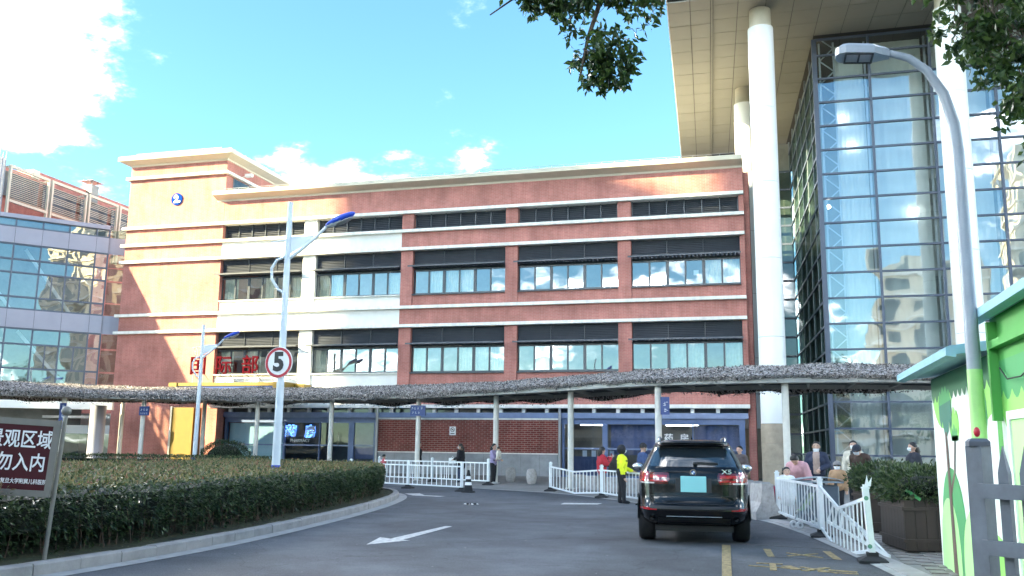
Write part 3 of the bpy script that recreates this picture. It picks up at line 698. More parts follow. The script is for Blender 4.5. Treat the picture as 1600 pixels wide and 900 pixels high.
for z in (.25,5.2,9.8,14.5,19.0):
    mb = MB(); mb.box(4.6,18.6,45.3,50.5,z-.15,z); part('floor_slab', mb, 'inner_wall', WG, True)
for (x,z) in [(4.4,16.0),(4.0,17.4),(6.9,12.6),(3.2,13.0),(9.3,15.0),(9.2,16.9)]:
    mb = MB(); mb.disc((x,GY+.55,z),(0,-1,0),.09,12,.04); part('downlight', mb, 'ceiling_lamp', WG, True)
# side wall of smaller panes running back
SY = [GY+2.53*k for k in range(7)]
mb = MB(); mb2 = MB()
def slab(mb, y0, y1, z0, z1, d0, d1):
    mb._add([(wx(2.87,y)+d,y,z) for z in (z0,z1) for (y,d) in ((y0,d0),(y0,d1),(y1,d1),(y1,d0))], [(0,1,2,3),(7,6,5,4),(0,4,5,1),(1,5,6,2),(2,6,7,3),(3,7,4,0)])
for y in SY[1:]: slab(mb, y-.03, y+.03, .2, 21.2, -.02, .08)
mat('mullion_mid', (.2,.23,.25), .45); part('side_mullion', mb, 'mullion_mid', WG, True)
for z in GZ[:-1]: slab(mb2, SY[0]+.1, SY[-1], z-.05, z+.04, -.035, .06)
part('side_transom', mb2, 'mullion', WG, True)
for j in range(6):
    for k in range(17):
        mb = MB(); ya, yb, za, zb = SY[j]+.03, SY[j+1]-.03, GZ[k]+.04, GZ[k+1]-.05
        mb.quad((wx(2.87,ya),ya,za),(wx(2.87,yb),yb,za),(wx(2.87,yb),yb,zb),(wx(2.87,ya),ya,zb)); part('pane', mb, 'glass_side', WG, True)
mat('side_blind', (0.2,0.23,0.21), .85, var=.1)
mb = MB(); mb._add([(wx(3.0,GY+.4)+.0,GY+.7,.2),(wx(3.0,58.5),58.5,.2),(wx(3.0,58.5),58.5,21.2),(wx(3.0,GY+.4),GY+.7,21.2)], [(0,1,2,3)]); part('side_blind', mb, 'side_blind', WG, True)
# dark link wall at the back
BX0, BX1, BY = -0.45, wx(2.87,58.6), 58.8
mb = MB()
for z in GZ[:17]: mb.box(BX0,BX1,BY-.05,BY+.05,z-.06,z+.06)
part('link_transom', mb, 'mullion', WG, True)
for k in range(16):
    for (xa, xb) in [(BX0,.8),(.86,BX1-.02)]:
        mb = MB(); mb.quad((xa,BY,GZ[k]+.06),(xb,BY,GZ[k]+.06),(xb,BY,GZ[k+1]-.06),(xa,BY,GZ[k+1]-.06)); part('link_pane', mb, 'glass_side', WG, True)
mb = MB(); mb.box(BX0,BX1,BY+.5,BY+.6,.2,21.2); part('link_wall', mb, 'room', WG, True)

# ---- roof with panelled soffit
RF = thing('roof_overhang', 'huge projecting roof with beige panelled soffit high above the columns', 'roof', (5,48,ZS))
mb = MB(); 
def wslab(mb, x0, x1, y0, y1, z0, z1):
    mb._add([(wx(x,y),y,z) for z in (z0,z1) for (x,y) in ((x0,y0),(x1,y0),(x1,y1),(x0,y1))], [(0,3,2,1),(4,5,6,7),(0,1,5,4),(1,2,6,5),(2,3,7,6),(3,0,4,7)])
X0R = -3.95
wslab(mb, X0R, 24, 38.2, 66, ZS+.03, ZS+1.2); part('deck', mb, 'joint', RF, True)
mb = MB(); wslab(mb, X0R-.04, X0R, 38.2, 66, ZS-.02, ZS+1.3); part('fascia', mb, 'white_paint', RF, True)
PXs = [X0R,-2.95,-2.05]
step = [-2.05,-1.95]
PX2 = [-1.93,-.84+.0,.38,1.6,2.82,4.04,5.26,6.48,7.7,8.92,10.14,11.36,12.58]
PYs = [38.25]+[39.26+1.43*k for k in range(16)]
random.seed(31)
def panel(x0, x1, y0, y1, z):
    mb = MB(); gp = .014; dz = random.uniform(-.004,.004)
    wslab(mb, x0+gp, x1-gp, y0+gp, y1-gp, z+dz, z+.05); part('soffit_panel', mb, 'soffit', RF, True)
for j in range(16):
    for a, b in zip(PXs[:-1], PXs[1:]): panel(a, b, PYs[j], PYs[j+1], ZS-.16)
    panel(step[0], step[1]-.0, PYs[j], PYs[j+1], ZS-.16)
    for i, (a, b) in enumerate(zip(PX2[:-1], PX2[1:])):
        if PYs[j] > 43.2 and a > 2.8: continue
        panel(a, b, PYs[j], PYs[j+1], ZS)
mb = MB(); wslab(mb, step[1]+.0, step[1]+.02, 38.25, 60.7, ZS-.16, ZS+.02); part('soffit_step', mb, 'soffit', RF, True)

# ---- columns
def column(x, y, zt, label, loc=None, base=True):
    c = thing('column', label, 'column', (x,y,.2), group='tall white round columns')
    r = .56; zs = [2.75,6.15,9.55,12.95,16.35,zt-.9-.2]
    zs[0] = 2.5
    for a, b in zip(zs[:-1], zs[1:]):
        mb = MB(); mb.cyl(0,0,a+.008,b-.008,r,n=40); part('shaft_section', mb, 'white_paint', c)
    mb = MB(); mb.cyl(0,0,2.3,zt-1.2,r-.02,n=32); part('core', mb, 'joint', c)
    mb = MB(); mb.lathe(0,0,[(r,zt-1.12),(r*.96,zt-1.05),(r*.86,zt-1.0),(r*.84,zt-.2)],32); part('neck', mb, 'cornice', c)
    for k, (a, b) in enumerate([(0,.85),(.85,1.7),(1.7,2.5)]):
        mb = MB(); mb.cyl(0,0,a+.006,b-.006,r+.012,n=40); part('stone_drum', mb, 'stone_base', c)
    return c
column(.35,40.3,ZS,'front white column beside the red brick corner, nearest the black car')
column(-.57,49.6,ZS-.0,'rear white column half hidden behind the front one')
column(8.1,40.3,ZS,'white column standing against the glass wing behind the right lamp post')

# ================================================================== left glazed building
LB = thing('glazed_wing', 'glass fronted wing with grey spandrel bands left of the tower', 'building', (-38,41,.2))
ld = Vector((.673,.74,0)).normalized(); ln = Vector((ld.y,-ld.x,0)); lc = Vector((-36.12,43.3,0))   # corner; t runs back towards the camera (negative ld)
LS = 1.045
def lp(t, o, z): p = (lc - ld*t + ln*o)*LS; return (p.x,p.y,1.57+(z-1.57)*LS if z > .5 else z)
def lbox(mb, t0, t1, o0, o1, z0, z1):
    mb._add([lp(t,o,z) for z in (z0,z1) for (t,o) in ((t0,o0),(t1,o0),(t1,o1),(t0,o1))], [(0,1,2,3),(7,6,5,4),(0,4,5,1),(1,5,6,2),(2,6,7,3),(3,7,4,0)])
TM = [0,.66,2.08,3.42,4.76,6.1,7.44,8.78,10.1,11.44,12.78,14.12,15.46,16.8]
for (z0, z1) in [(12.24,13.2),(7.62,8.68),(3.95,4.72)]:
    for a, b in zip(TM[:-1], TM[1:]):
        mb = MB(); lbox(mb, a+.008, b-.008, 0, .1, z0+.04, z1-.04); part('spandrel_panel', mb, 'spandrel', LB, True)
    mb = MB(); lbox(mb, 0, TM[-1], -.06, .06, z0, z1); part('spandrel_core', mb, 'joint', LB, True)
mb = MB(); lbox(mb, 0, TM[-1], -.2, .16, 13.66, 13.86); part('parapet', mb, 'spandrel', LB, True)
mb = MB()
rowsA = [8.68,9.34,10.67,11.4,12.24]; rowsB = [4.72,5.47,6.78,7.62]; rowsC = [13.2,13.66]
for rows in (rowsA, rowsB, rowsC):
    for z in rows: lbox(mb, 0, TM[-1], -.03, .07, z-.045, z+.045)
    for t in TM: lbox(mb, t-.04, t+.04, -.025, .075, rows[0], rows[-1])
for k in range(1,5):
    for (z0,z1) in ((9.34,10.67),(5.47,6.78)):
        if k % 3: t = TM[k]+.66; lbox(mb, t-.035, t+.035, -.025, .07, z0, z1)
part('mullion', mb, 'mullion', LB, True)
random.seed(4)
for rows in (rowsA, rowsB, rowsC):
    for a, b in zip(TM[:-1], TM[1:]):
        for z0, z1 in zip(rows[:-1], rows[1:]):
            mb = MB(); q = random.uniform(-.006,.006); q2 = random.uniform(-.006,.006)
            mb.quad(lp(b-.03,q,z0+.04),lp(a+.03,-q,z0+.04),lp(a+.03,-q+q2,z1-.04),lp(b-.03,q+q2,z1-.04)); part('pane', mb, 'glass_wall', LB, True)
# return to the tower: dark recessed glazing
mb = MB(); e = (-36.3,46.4); c0 = lp(0,0,0); zq = lambda z: 1.57+(z-1.57)*LS
def rq(f0, f1, z0, z1, o=0):
    z0, z1 = zq(z0), zq(z1)
    return [(c0[0]+(e[0]-c0[0])*f0+o, c0[1]+(e[1]-c0[1])*f0, z0),(c0[0]+(e[0]-c0[0])*f1+o, c0[1]+(e[1]-c0[1])*f1, z0),(c0[0]+(e[0]-c0[0])*f1+o, c0[1]+(e[1]-c0[1])*f1, z1),(c0[0]+(e[0]-c0[0])*f0+o, c0[1]+(e[1]-c0[1])*f0, z1)]
for z0, z1 in [(8.7,9.34),(9.42,10.6),(10.7,11.4),(11.46,12.2),(4.8,5.4),(5.5,6.7),(6.8,7.6),(13.2,13.66)]:
    m2 = MB(); m2.quad(*rq(.05,.95,z0,z1)); part('pane', m2, 'glass_side', LB, True)
for z0, z1 in [(12.24,13.2),(7.62,8.68),(3.95,4.72)]: mb = MB(); mb.quad(*rq(0,1,z0,z1)); part('return_panel', mb, 'spandrel', LB, True)
mb = MB(); lbox(mb, .1, TM[-1], -4.2, -4.0, .2, 13.6); part('inner_wall', mb, 'room', LB, True)
for z in (13.55,8.6,4.4): 
    mb = MB(); lbox(mb, .1, TM[-1], -4.0, -.12, z-.3, z); part('floor_slab', mb, 'room' if z > 5 else 'spandrel', LB, True)
mb = MB()
for t in (1.5,4.5,7.5):
    for (z0,z1) in ((8.7,12.2),(4.75,7.6)): 
        a, b = lp(t,-1.2,z0), lp(t+2.6,-1.2,z1); mb.bar(a, b, .18, .18)
part('bracing', mb, 'mullion_light', LB, True)
mb = MB(); lbox(mb, -.1, TM[-1], -4.2, .1, 13.86, 13.9); part('roof', mb, 'spandrel', LB, True)
# ground floor under it: beams, round column, glazed screen
mb = MB(); a = (-33.9,41.0); mb.cyl(*a,.75,3.5,.39,n=28); part('round_column', mb, 'spandrel', LB, True)
mb = MB(); mb.cyl(*a,.2,.75,.78,n=28); part('column_base', mb, 'spandrel', LB, True)
mb = MB(); mb.bar((-46,36.2,3.55),(-34.3,42.6,3.55),.5,.42); part('white_beam', mb, 'white_paint', LB, True)
mb = MB(); mb.bar((-52,44,2.35),(-37.2,47.6,2.35),.3,.5); mb.bar((-52,44.2,3.1),(-37.2,47.8,3.1),.3,.16); part('canopy_beam', mb, 'white_paint', LB, True)
for k in range(7):
    x, y = -51+k*2.3, 44.3+k*.56; mb = MB(); mb.box(x-.05,x+.05,y-.05,y+.05,.2,2.1); part('screen_post', mb, 'frame_dark', LB, True)
    mb = MB(); mb.quad((x,y,.25),(x+2.3,y+.56,.25),(x+2.3,y+.56,2.1),(x,y,2.1)); part('screen_pane', mb, 'glass_side', LB, True)
mb = MB(); mb.box(-54,-37,49.5,50,.2,3.4); part('far_wall', mb, 'cream', LB, True)

# ================================================================== beige framed building behind
BB = thing('louvred_building', 'far building with beige steel frames and slatted screens behind the glazed wing', 'building', (-44,50,.2))
bx = -44.0
mb = MB(); mb.box(bx-8,bx-1.0,40,57.4,.2,18.4); mb.box(bx-8,bx-1.0,46.9,57.4,18.4,18.85); part('wall', mb, 'brick', BB, True)
mb = MB(); mb.box(bx-8.1,bx-.85,46.3,46.85,18.3,18.85); part('parapet_end', mb, 'cornice', BB, True)
mb = MB(); mb.box(bx-1.2,bx-.2,40.6,43.4,13,18.6)
part('pillar', mb, 'cream', BB, True)
mb = MB()
for k in range(14): mb.tube([(bx-.1,40.2+k*.24,13),(bx-.1,40.2+k*.24,18.9+.1*(k%3))], .03, 5)
part('pipes', mb, 'lamp_grey', BB, True, kind='stuff')
fy = [43.55,47.0,50.4,53.5,56.6]
for i in range(4):
    a, b = fy[i], fy[i+1]; fr = MB()
    fr.box(bx-.05,bx+.1,a,a+.14,14.0,18.25); fr.box(bx-.05,bx+.1,b-.32,b-.2,14.0,18.25); fr.box(bx-.05,bx+.1,a+.14,b-.32,18.08,18.25); fr.box(bx-.05,bx+.12,a+.14,b-.32,15.95,16.12); fr.box(bx-.9,bx-.05,a,a+.1,18.1,18.2)
    f = part('steel_frame', fr, 'cornice', BB, True)
    sl = MB()
    for k in range(15):
        z = 16.25+k*.12
        if k % 5 == 4 and i > 0: continue
        sl.box(bx-.14,bx-.1,a+.14,b-.32,z,z+.028)
    part('slat_screen', sl, 'cornice', f, True, kind='stuff')
    bk = MB(); bk.box(bx-.75,bx-.7,a+.1,b-.3,16.5,18.05); part('painted_shade_panel', bk, 'frame_dark', f, True)  # dark panel whose colour stands in for the shade behind the slats
ch = thing('roof_vent', 'square metal roof vent stack with flat cap', 'vent', (-44.9,51.6,18.0))
mb = MB(); mb.box(-.32,.32,-.36,.36,0,1.15); part('duct', mb, 'steel', ch)
mb = MB(); mb.box(-.34,.34,-.38,.38,1.15,1.25); mb.box(-.34,.34,-.38,.38,.62,.68); part('flange', mb, 'steel', ch)
mb = MB()
for (x,y) in ((-.25,-.28),(.25,-.28),(.25,.28),(-.25,.28)): mb.box(x-.02,x+.02,y-.02,y+.02,1.25,1.5)
part('cap_leg', mb, 'metal_grey', ch)
mb = MB(); mb._add([(-.55,-.6,1.48),(.55,-.6,1.48),(.55,.6,1.48),(-.55,.6,1.48),(0,0,1.72)], [(3,2,1,0),(0,1,4),(1,2,4),(2,3,4),(3,0,4)]); part('cap', mb, 'metal_grey', ch)

# ================================================================== buildings behind the viewer: they shade the forecourt and show in the glass
def tower_block(name, label, x, y, w, d, h, rz, m, group=None, nfl=None):
    t = thing(name, label, 'building', (x,y,0), rz, group)
    mb = MB(); mb.box(-w/2,w/2,-d/2,d/2,0,h); part('wall', mb, m, t)
    mb = MB(); n = int(h/3.0)
    for k in range(n):
        z = 1+k*3.0
        for s, (L, o) in enumerate([(w,-d/2),(w,d/2)]):
            c = int(L/4)
            for i in range(c):
                u = -L/2+(i+.5)*L/c; e = .03 if o > 0 else -.03
                mb.box(u-1.1,u+1.1,min(o,o+e),max(o,o+e),z,z+1.6)
        for s, (L, o) in enumerate([(d,-w/2),(d,w/2)]):
            c = max(1,int(L/4))
            for i in range(c):
                u = -L/2+(i+.5)*L/c; e = .03 if o > 0 else -.03
                mb.box(min(o,o+e),max(o,o+e),u-1.1,u+1.1,z,z+1.6)
    part('windows', mb, 'frame_dark', t, kind='stuff')
    mb = MB()
    for k in range(n): mb.box(-w/2-.35,w/2+.35,-d/2-.35,d/2+.35,k*3.0+.0,k*3.0+.25)
    part('balcony_bands', mb, 'cream', t, kind='stuff')
    return t
mat('tower_wall', (0.6,0.53,0.42), .85, var=.1, vscale=.3)
tower_block('apartment_block', 'beige apartment tower mirrored in the glass wing', 22, -44, 12, 14, 27, 0.25, 'tower_wall', 'apartment towers mirrored in the glass')
tower_block('apartment_block', 'taller beige apartment tower mirrored at the right edge', 40, -44, 16, 14, 42, 0.1, 'tower_wall', 'apartment towers mirrored in the glass')
tower_block('apartment_block', 'beige apartment tower mirrored in the left glazed wing', 66, -24, 14, 16, 40, 0.6, 'tower_wall', 'apartment towers mirrored in the glass')
tower_block('added_low_block', 'unseen low pale block added behind the street trees to darken the lower glass', 4, -32, 90, 12, 10, 0.0, 'tower_wall')  # unseen block, added to keep bright cloud out of the low reflections
_s = Vector((SUN_FROM.x,SUN_FROM.y,0)); _s.normalize(); _k = SUN_FROM.z/math.hypot(SUN_FROM.x,SUN_FROM.y)
_u = Vector((.557,-.831,0))
def caster(u0, u1, near, h, dep, name, label):
    c = _u*((u0+u1)/2) + _s*(near+dep/2)
    return tower_block(name, label, c.x, c.y, u1-u0, dep, h, math.atan2(_u.y,_u.x), 'tower_wall', 'blocks behind the viewer')
caster(-49.6, -38.4, 90, 68.1, 14, 'slab_block', 'lower end of the slab blocks behind the viewer')
caster(-38.35, 3, 90, 80, 14, 'slab_block', 'taller long slab block behind the viewer that shades the forecourt')
# ================================================================== covered walkway draped in camouflage net
PATH = [(9.5,33.2),(4.5,31.0),(0.62,30.8),(-3.5,31.7),(-7.2,34.5),(-11.0,37.3),(-15.2,39.1),(-20.3,40.6),(-25.5,41.0),(-30.2,39.7),(-33.3,37.4),(-35.6,33.2)]
PATH = smooth_poly(PATH, 2); PN = normals(PATH, -1)       # normal points to the building side
PR = resample(PATH, 0.25); PRN = normals(PR, -1)
CW = thing('covered_walkway', 'curved steel walkway roof draped with grey camouflage netting', 'canopy', (-12,37,.2))
def cw(i, d, z): p, n = PR[i], PRN[i]; return (p[0]+n[0]*d, p[1]+n[1]*d, z)
N = len(PR)
def wide(i):
    y = PR[i][1]; x = PR[i][0]
    return 3.4 if x > -17 else (3.4 - min(1, (-17-x)/5)*.3 if x > -31 else 3.1 - min(1, (-31-x)/4)*1.3)
EZ, RZ = 3.9, 4.4
mat('canopy_steel', (0.33,0.33,0.31), .55, var=.12, vscale=3)
mat('canopy_sheet', (0.06,0.065,0.07), .7, var=.2, vscale=2)
mb = MB()
for d in (-.45, .0):
    for i in range(0, N-3, 3): mb.bar(cw(i,d,EZ-.09), cw(i+3,d,EZ-.09), .09, .16)
    part('edge_beam', mb, 'canopy_steel', CW, True); mb = MB()
for i in range(0, N-3, 3): mb.bar(cw(i,wide(i),EZ-.05), cw(i+3,wide(i+3),EZ-.05), .09, .16)
part('edge_beam', mb, 'canopy_steel', CW, True)
for i in range(2, N-1, 8):
    mb = MB(); mb.bar(cw(i,-.45,EZ-.06), cw(i,1.5,EZ+.2), .09, .13); mb.bar(cw(i,1.5,EZ+.2), cw(i,wide(i),EZ-.03), .09, .13); part('rafter', mb, 'canopy_steel', CW, True)
    if i+8 < N-1:
        mb = MB(); mb.bar(cw(i,-.4,EZ-.09), cw(i+8,1.6,EZ-.02), .06, .08); part('diagonal_brace', mb, 'canopy_steel', CW, True)
mb = MB()
for i in range(0, N-2, 2):
    for (d0,z0,d1,z1) in ((-.5,EZ+.03,1.5,EZ+.3),(1.5,EZ+.3,None,EZ+.03)):
        a, b = (d1 if d1 else wide(i)+.1), (d1 if d1 else wide(i+2)+.1); mb.quad(cw(i,d0,z0), cw(i+2,d0,z0), cw(i+2,b,z1), cw(i,a,z1))
part('roof_sheet', mb, 'canopy_sheet', CW, True)
# posts
for k, (x, y) in enumerate([(0.62,30.8),(-3.55,31.75),(-7.2,34.6),(-11.0,37.4),(-15.2,39.2),(-20.3,40.75),(-24.6,41.2),(-30.3,39.9),(-33.1,37.6),(-29.0,43.2),(-33.2,42.0),(6.0,31.6)]):
    z = gz(x,y); mb = MB(); mb.cyl(x,y,z,EZ-.05,.112,n=20); mb.cyl(x,y,z,z+.02,.2,n=20); part('post', mb, 'white_post' if 'white_post' in M else mat('white_post', (0.62,0.6,0.55), .55, var=.1, vscale=4), CW, True)
for (i0, d) in [(30,1.0),(46,1.2),(14,1.0)]:
    mb = MB(); a, b = cw(i0,d,EZ-.02), cw(i0+5,d,EZ-.02); mb.bar(a,b,.14,.06); part('tube_lamp', mb, 'paper', CW, True)
# net: draped sheet, lumpy, with ragged hems
def netmat():
    m = bpy.data.materials.new('camo_net'); m.use_nodes = True; nt = m.node_tree; p = nt.nodes['Principled BSDF']; p.inputs['Roughness'].default_value = .9; p.inputs['Specular IOR Level'].default_value = .1
    g = nt.nodes.new('ShaderNodeNewGeometry'); v = nt.nodes.new('ShaderNodeTexVoronoi'); v.inputs['Scale'].default_value = 17; v.inputs['Randomness'].default_value = 1
    nt.links.new(g.outputs['Position'], v.inputs['Vector'])
    r = nt.nodes.new('ShaderNodeValToRGB'); sx = nt.nodes.new('ShaderNodeSeparateXYZ'); nt.links.new(v.outputs['Color'], sx.inputs[0]); nt.links.new(sx.outputs[0], r.inputs[0]); r.color_ramp.interpolation = 'CONSTANT'
    e = r.color_ramp.elements; e[0].position = 0; e[0].color = (.035,.032,.032,1); e[1].position = .28; e[1].color = (.2,.18,.17,1)
    for ps, c in ((.5,(.3,.275,.265,1)),(.78,(.48,.45,.44,1)),(.95,(.2,.15,.12,1))): q = e.new(ps); q.color = c
    nt.links.new(r.outputs[0], p.inputs['Base Color']); M['camo_net'] = m
    a = nt.nodes.new('ShaderNodeAttribute'); a.attribute_name = 'tone'
netmat()
leaf_mat('net_scrap', [(.03,.028,.028),(.1,.09,.086),(.22,.2,.19),(.33,.3,.29),(.52,.49,.47),(.32,.27,.24)], .15, .9)
random.seed(77)
def sag(i, s): return mnoise.noise(Vector((PR[i][0]*.55, PR[i][1]*.55, s)))
def net_pt(i, v):
    """v 0..1 : front hem, eave, ridge, rear eave, rear hem"""
    w = wide(i); drop = .08 + .13*min(1,max(0,(-8-PR[i][0])/8)) + .13*sag(i,1.0) + .06*sag(min(N-1,i*3 % N),5.0); dropr = .28 + .3*sag(i,9.0)
    lump = .09*mnoise.noise(Vector((PR[i][0]*1.1, PR[i][1]*1.1, v*6)))
    if v < .2: f = v/.2; d = -.56+.03*math.sin(i*.9); z = EZ+.05-drop*(1-f)-.0
    elif v < .5: f = (v-.2)/.3; d = -.56+f*2.1; z = EZ+.05+(RZ-EZ)*math.sin(f*math.pi/2)+lump*f
    elif v < .85: f = (v-.5)/.35; d = 1.54+f*(w+.1-1.54); z = RZ+.05-(RZ-EZ)*(1-math.cos(f*math.pi/2))+lump
    else: f = (v-.85)/.15; d = w+.12; z = EZ+.05-dropr*f
    return cw(i, d, z)
NV = 22
mb = MB(); vs = [net_pt(i, j/NV) for j in range(NV+1) for i in range(N)]
fs = [(j*N+i, j*N+i+1, (j+1)*N+i+1, (j+1)*N+i) for j in range(NV) for i in range(N-1)]
mb._add(vs, fs, True); net = part('camouflage_net', mb, 'camo_net', CW, True)
def scatter_mesh(name, quads, m, tones, parent=None, kind='stuff', off=(0,0,0)):
    me = bpy.data.meshes.new(name); v = []; f = []
    for q in quads:
        o = len(v); v += [(p[0]-off[0],p[1]-off[1],p[2]-off[2]) for p in q]; f.append(tuple(range(o,o+len(q))))
    me.from_pydata(v, [], f); me.materials.append(M[m])
    at = me.attributes.new('tone','FLOAT','FACE'); at.data.foreach_set('value', tones)
    o = link(name, me, parent); o['kind'] = kind; return o
qs = []; ts = []
for k in range(42000):
    i = random.randrange(N-1); r = random.random(); v = random.uniform(0,.26) if r < .5 else (random.uniform(.26,.56) if r < .85 else random.uniform(.8,1.04))
    v0 = max(0,min(1,v)); p = Vector(net_pt(i, v0)); q = Vector(net_pt(i+1, v0)); p = p.lerp(q, random.random()); 
    if v > 1 or v < .01: p.z -= random.uniform(0,.1)
    p.z += random.uniform(-.01,.03); s = random.uniform(.028,.058)
    a = Vector((random.uniform(-1,1),random.uniform(-1,1),random.uniform(-1,1))).normalized(); b = a.cross(Vector((random.uniform(-1,1),random.uniform(-1,1),random.uniform(-.5,1)))).normalized()
    qs.append([p-a*s, p+b*s*.45, p+a*s, p-b*s*.45]); ts.append(random.random() if v < .8 else random.random()*.3)
o = scatter_mesh('net_scraps', qs, 'net_scrap', ts, net, off=(-12,37,.2))
# hanging direction signs on the walkway posts
def hang(x, y, z0, z1, w, label, body):
    t = thing('direction_sign', label, 'sign', (x,y,z0)); mb = MB(); mb.box(-w/2,w/2,-.03,.03,0,z1-z0); part('board', mb, 'sign_blue', t)
    mb = MB(); mb.box(-.02,.02,.03,.12,(z1-z0)*.4,(z1-z0)*.6); part('bracket', mb, 'metal_grey', t)
    mb = MB(); random.seed(int(abs(x)*7))
    for (dx, dz, n, sz) in body:
        for k in range(n):
            cx = dx+(k-(n-1)/2)*sz*1.15
            for q in range(5): a = cx+random.uniform(-.4,.25)*sz; b = dz+random.uniform(-.4,.4)*sz; mb.box(a,a+sz*random.uniform(.15,.5),-.034,-.031,b,b+sz*.09)
            mb.box(cx-.05*sz,cx+.05*sz,-.034,-.031,dz-.42*sz,dz+.42*sz)
    part('print', mb, 'lamp_white', t)
    return t
hang(-15.15,39.0,2.95,3.42,.72,'small blue direction sign on the walkway post by the brick wall', [(-.06,.33,4,.13),(-.1,.14,3,.12)])
hang(-32.98,37.4,2.2,3.45,.34,'tall blue direction sign with yellow arrow on the leftmost post', [(0,1.08,1,.17),(0,.86,1,.17),(0,.64,1,.17)])
ar = MB(); ar.poly([(-.09,-.036,.3),(.09,-.036,.3),(0,-.036,.45)]); ar.poly([(-.04,-.036,.12),(.04,-.036,.12),(.04,-.036,.3),(-.04,-.036,.3)])
part('arrow', ar, 'yellow', bpy.data.objects['direction_sign.001'])
hang(-30.1,39.7,2.95,3.4,.55,'small blue square sign on the post before the yellow panel', [(0,.28,3,.13),(0,.1,4,.09)])
hang(-3.3,31.6,2.75,3.35,.3,'narrow glassy sign plate on the post behind the black car', [(0,.36,1,.16),(0,.16,1,.16)])

# ================================================================== street lamps, speed sign
def lamp(label, x, y, h, rz, z0=0.0, first=None):
    t = thing('street_lamp', label, 'lamp', (x,y,z0), rz, 'white lamp posts with blue heads')
    mb = MB(); mb.tube([(0,0,.42),(0,0,h)], [.115,.07], 16); part('pole', mb, 'lamp_white', t)
    mb = MB(); mb.cyl(0,0,0,.95,.122,.118,16); part('base_band', mb, 'blue', t)
    mb = MB(); mb.tube([(0,0,h-1.62),(.35,0,h-1.38),(.75,0,h-1.05),(1.08,0,h-.72)], [.05,.05,.045,.04], 10)
    pts = [(-.02,0,h-2.55),(-.22,0,h-2.45),(-.42,0,h-2.15),(-.44,0,h-1.85),(-.3,0,h-1.62),(0,0,h-1.52)]; mb.tube(pts, .04, 8); part('arm', mb, 'lamp_white', t)
    mb = MB(); mb.extr([(0,-.012,h-1.5),(.68,-.012,h-1.1),(.72,-.012,h-.98),(0,-.012,h-.98)], (0,.024,0)); mb.bar((-.5,0,h-1.12),(.75,0,h-.96),.03,.03)
    for k in range(3): mb.tube([(-.42+k*.13,0,h-1.12),(-.36+k*.13,0,h-1.3),(-.3+k*.1,0,h-1.55)], .012, 5)
    part('bracket', mb, 'lamp_white', t)
    rot = Matrix.Rotation(R(-24),3,'Y'); c = (1.46,0,h-.53)
    mb = MB(); mb.ell(c,.46,.19,.1,18,10,rot); hd = part('lamp_head', mb, 'blue', t)
    mb = MB(); mb.ell((c[0]-.02,0,c[2]-.035),.42,.165,.08,18,10,rot); part('rim', mb, 'lamp_white', hd)
    mb = MB(); d = rot @ Vector((.1,0,-.1)); mb.ell((c[0]+d.x,0,c[2]+d.z),.27,.13,.035,14,8,rot); part('lens', mb, 'metal_grey', hd)
    return t
lamp('tall white lamp post with blue head rising out of the hedge, speed sign on it', -12.5, 22.0, 8.1, R(6), .1)
lamp('smaller looking white lamp post standing before the walkway by the portal', -26.0, 38.2, 7.25, R(6), 0)
sp = thing('speed_limit_sign', 'round white and red speed limit 5 sign on the lamp post', 'sign', (-12.5,21.84,3.74), R(-4))
mb = MB(); mb.disc((0,.03,0),(0,-1,0),.42,40,.03); part('plate', mb, 'white', sp)
mb = MB()
for k in range(48):
    a0, a1 = 2*math.pi*k/48, 2*math.pi*(k+1)/48
    mb.quad(*[(r_*math.cos(a),-.004,r_*math.sin(a)) for r_, a in ((.33,a0),(.33,a1),(.405,a1),(.405,a0))])
part('red_ring', mb, 'red', sp)
text_part('numeral', '5', .68, 'black', sp, (0,-.006,0), (R(90),0,0), .002, bold=.03)
mb = MB(); mb.box(-.06,.06,.03,.1,.15,.2); mb.box(-.06,.06,.03,.1,-.2,-.15); part('clamp', mb, 'metal_grey', sp)
# grey lamp post by the kiosk
t = thing('grey_street_lamp', 'near grey lamp post with curved arm and flat square lamp head', 'lamp', (2.07,10.25,0))
pts = [(0,0,0),(0,0,2.6),(0,0,4.7),(-.02,0,5.05),(-.1,0,5.4),(-.25,0,5.68),(-.42,0,5.84),(-.62,0,5.92)]
mb = MB(); mb.tube(pts, [.072,.07,.064,.06,.054,.047,.042,.038], 18); pl = part('pole', mb, 'lamp_grey', t)
mat('pole_green', (0.35,0.62,0.22), .6, var=.08); mb = MB(); mb.cyl(0,0,0,2.42,.0745,.0725,18); part('green_paint', mb, 'pole_green', t)
rotm = Matrix.Rotation(R(8),3,'Y')
hd = MB(); out = [(-.62,.045),(-.7,.085),(-.78,.145),(-1.08,.155),(-1.15,.12),(-1.18,.055)]
ring = [(x,-w) for x,w in out] + [(x,w) for x,w in reversed(out)]
hz = lambda x: 5.92 + (-.62-x)*.1
hd._add([(x,y,hz(x)-.05) for x,y in ring] + [(x,y,hz(x)+.03) for x,y in ring] + [(-.9+(x+.9)*.8,y*.7,hz(x)+.075) for x,y in ring], 
  [tuple(range(11,-1,-1)), tuple(range(24,36))] + [(i,(i+1)%12,12+(i+1)%12,12+i) for i in range(12)] + [(12+i,12+(i+1)%12,24+(i+1)%12,24+i) for i in range(12)])
h_ = part('lamp_head', hd, 'lamp_grey', t)
for k in range(2):
    mb = MB(); x = -1.06+k*.13; mb._add([(x,-.11,hz(x)-.056),(x+.11,-.11,hz(x+.11)-.056),(x+.11,.11,hz(x+.11)-.056),(x,.11,hz(x)-.056)], [(0,1,2,3)]); part('lens', mb, 'metal_grey', h_)
mb = MB()
for xx in (-1.08,-.94,-.8): mb.bar((xx,-.13,hz(xx)-.06),(xx,.13,hz(xx)-.06),.018,.012)
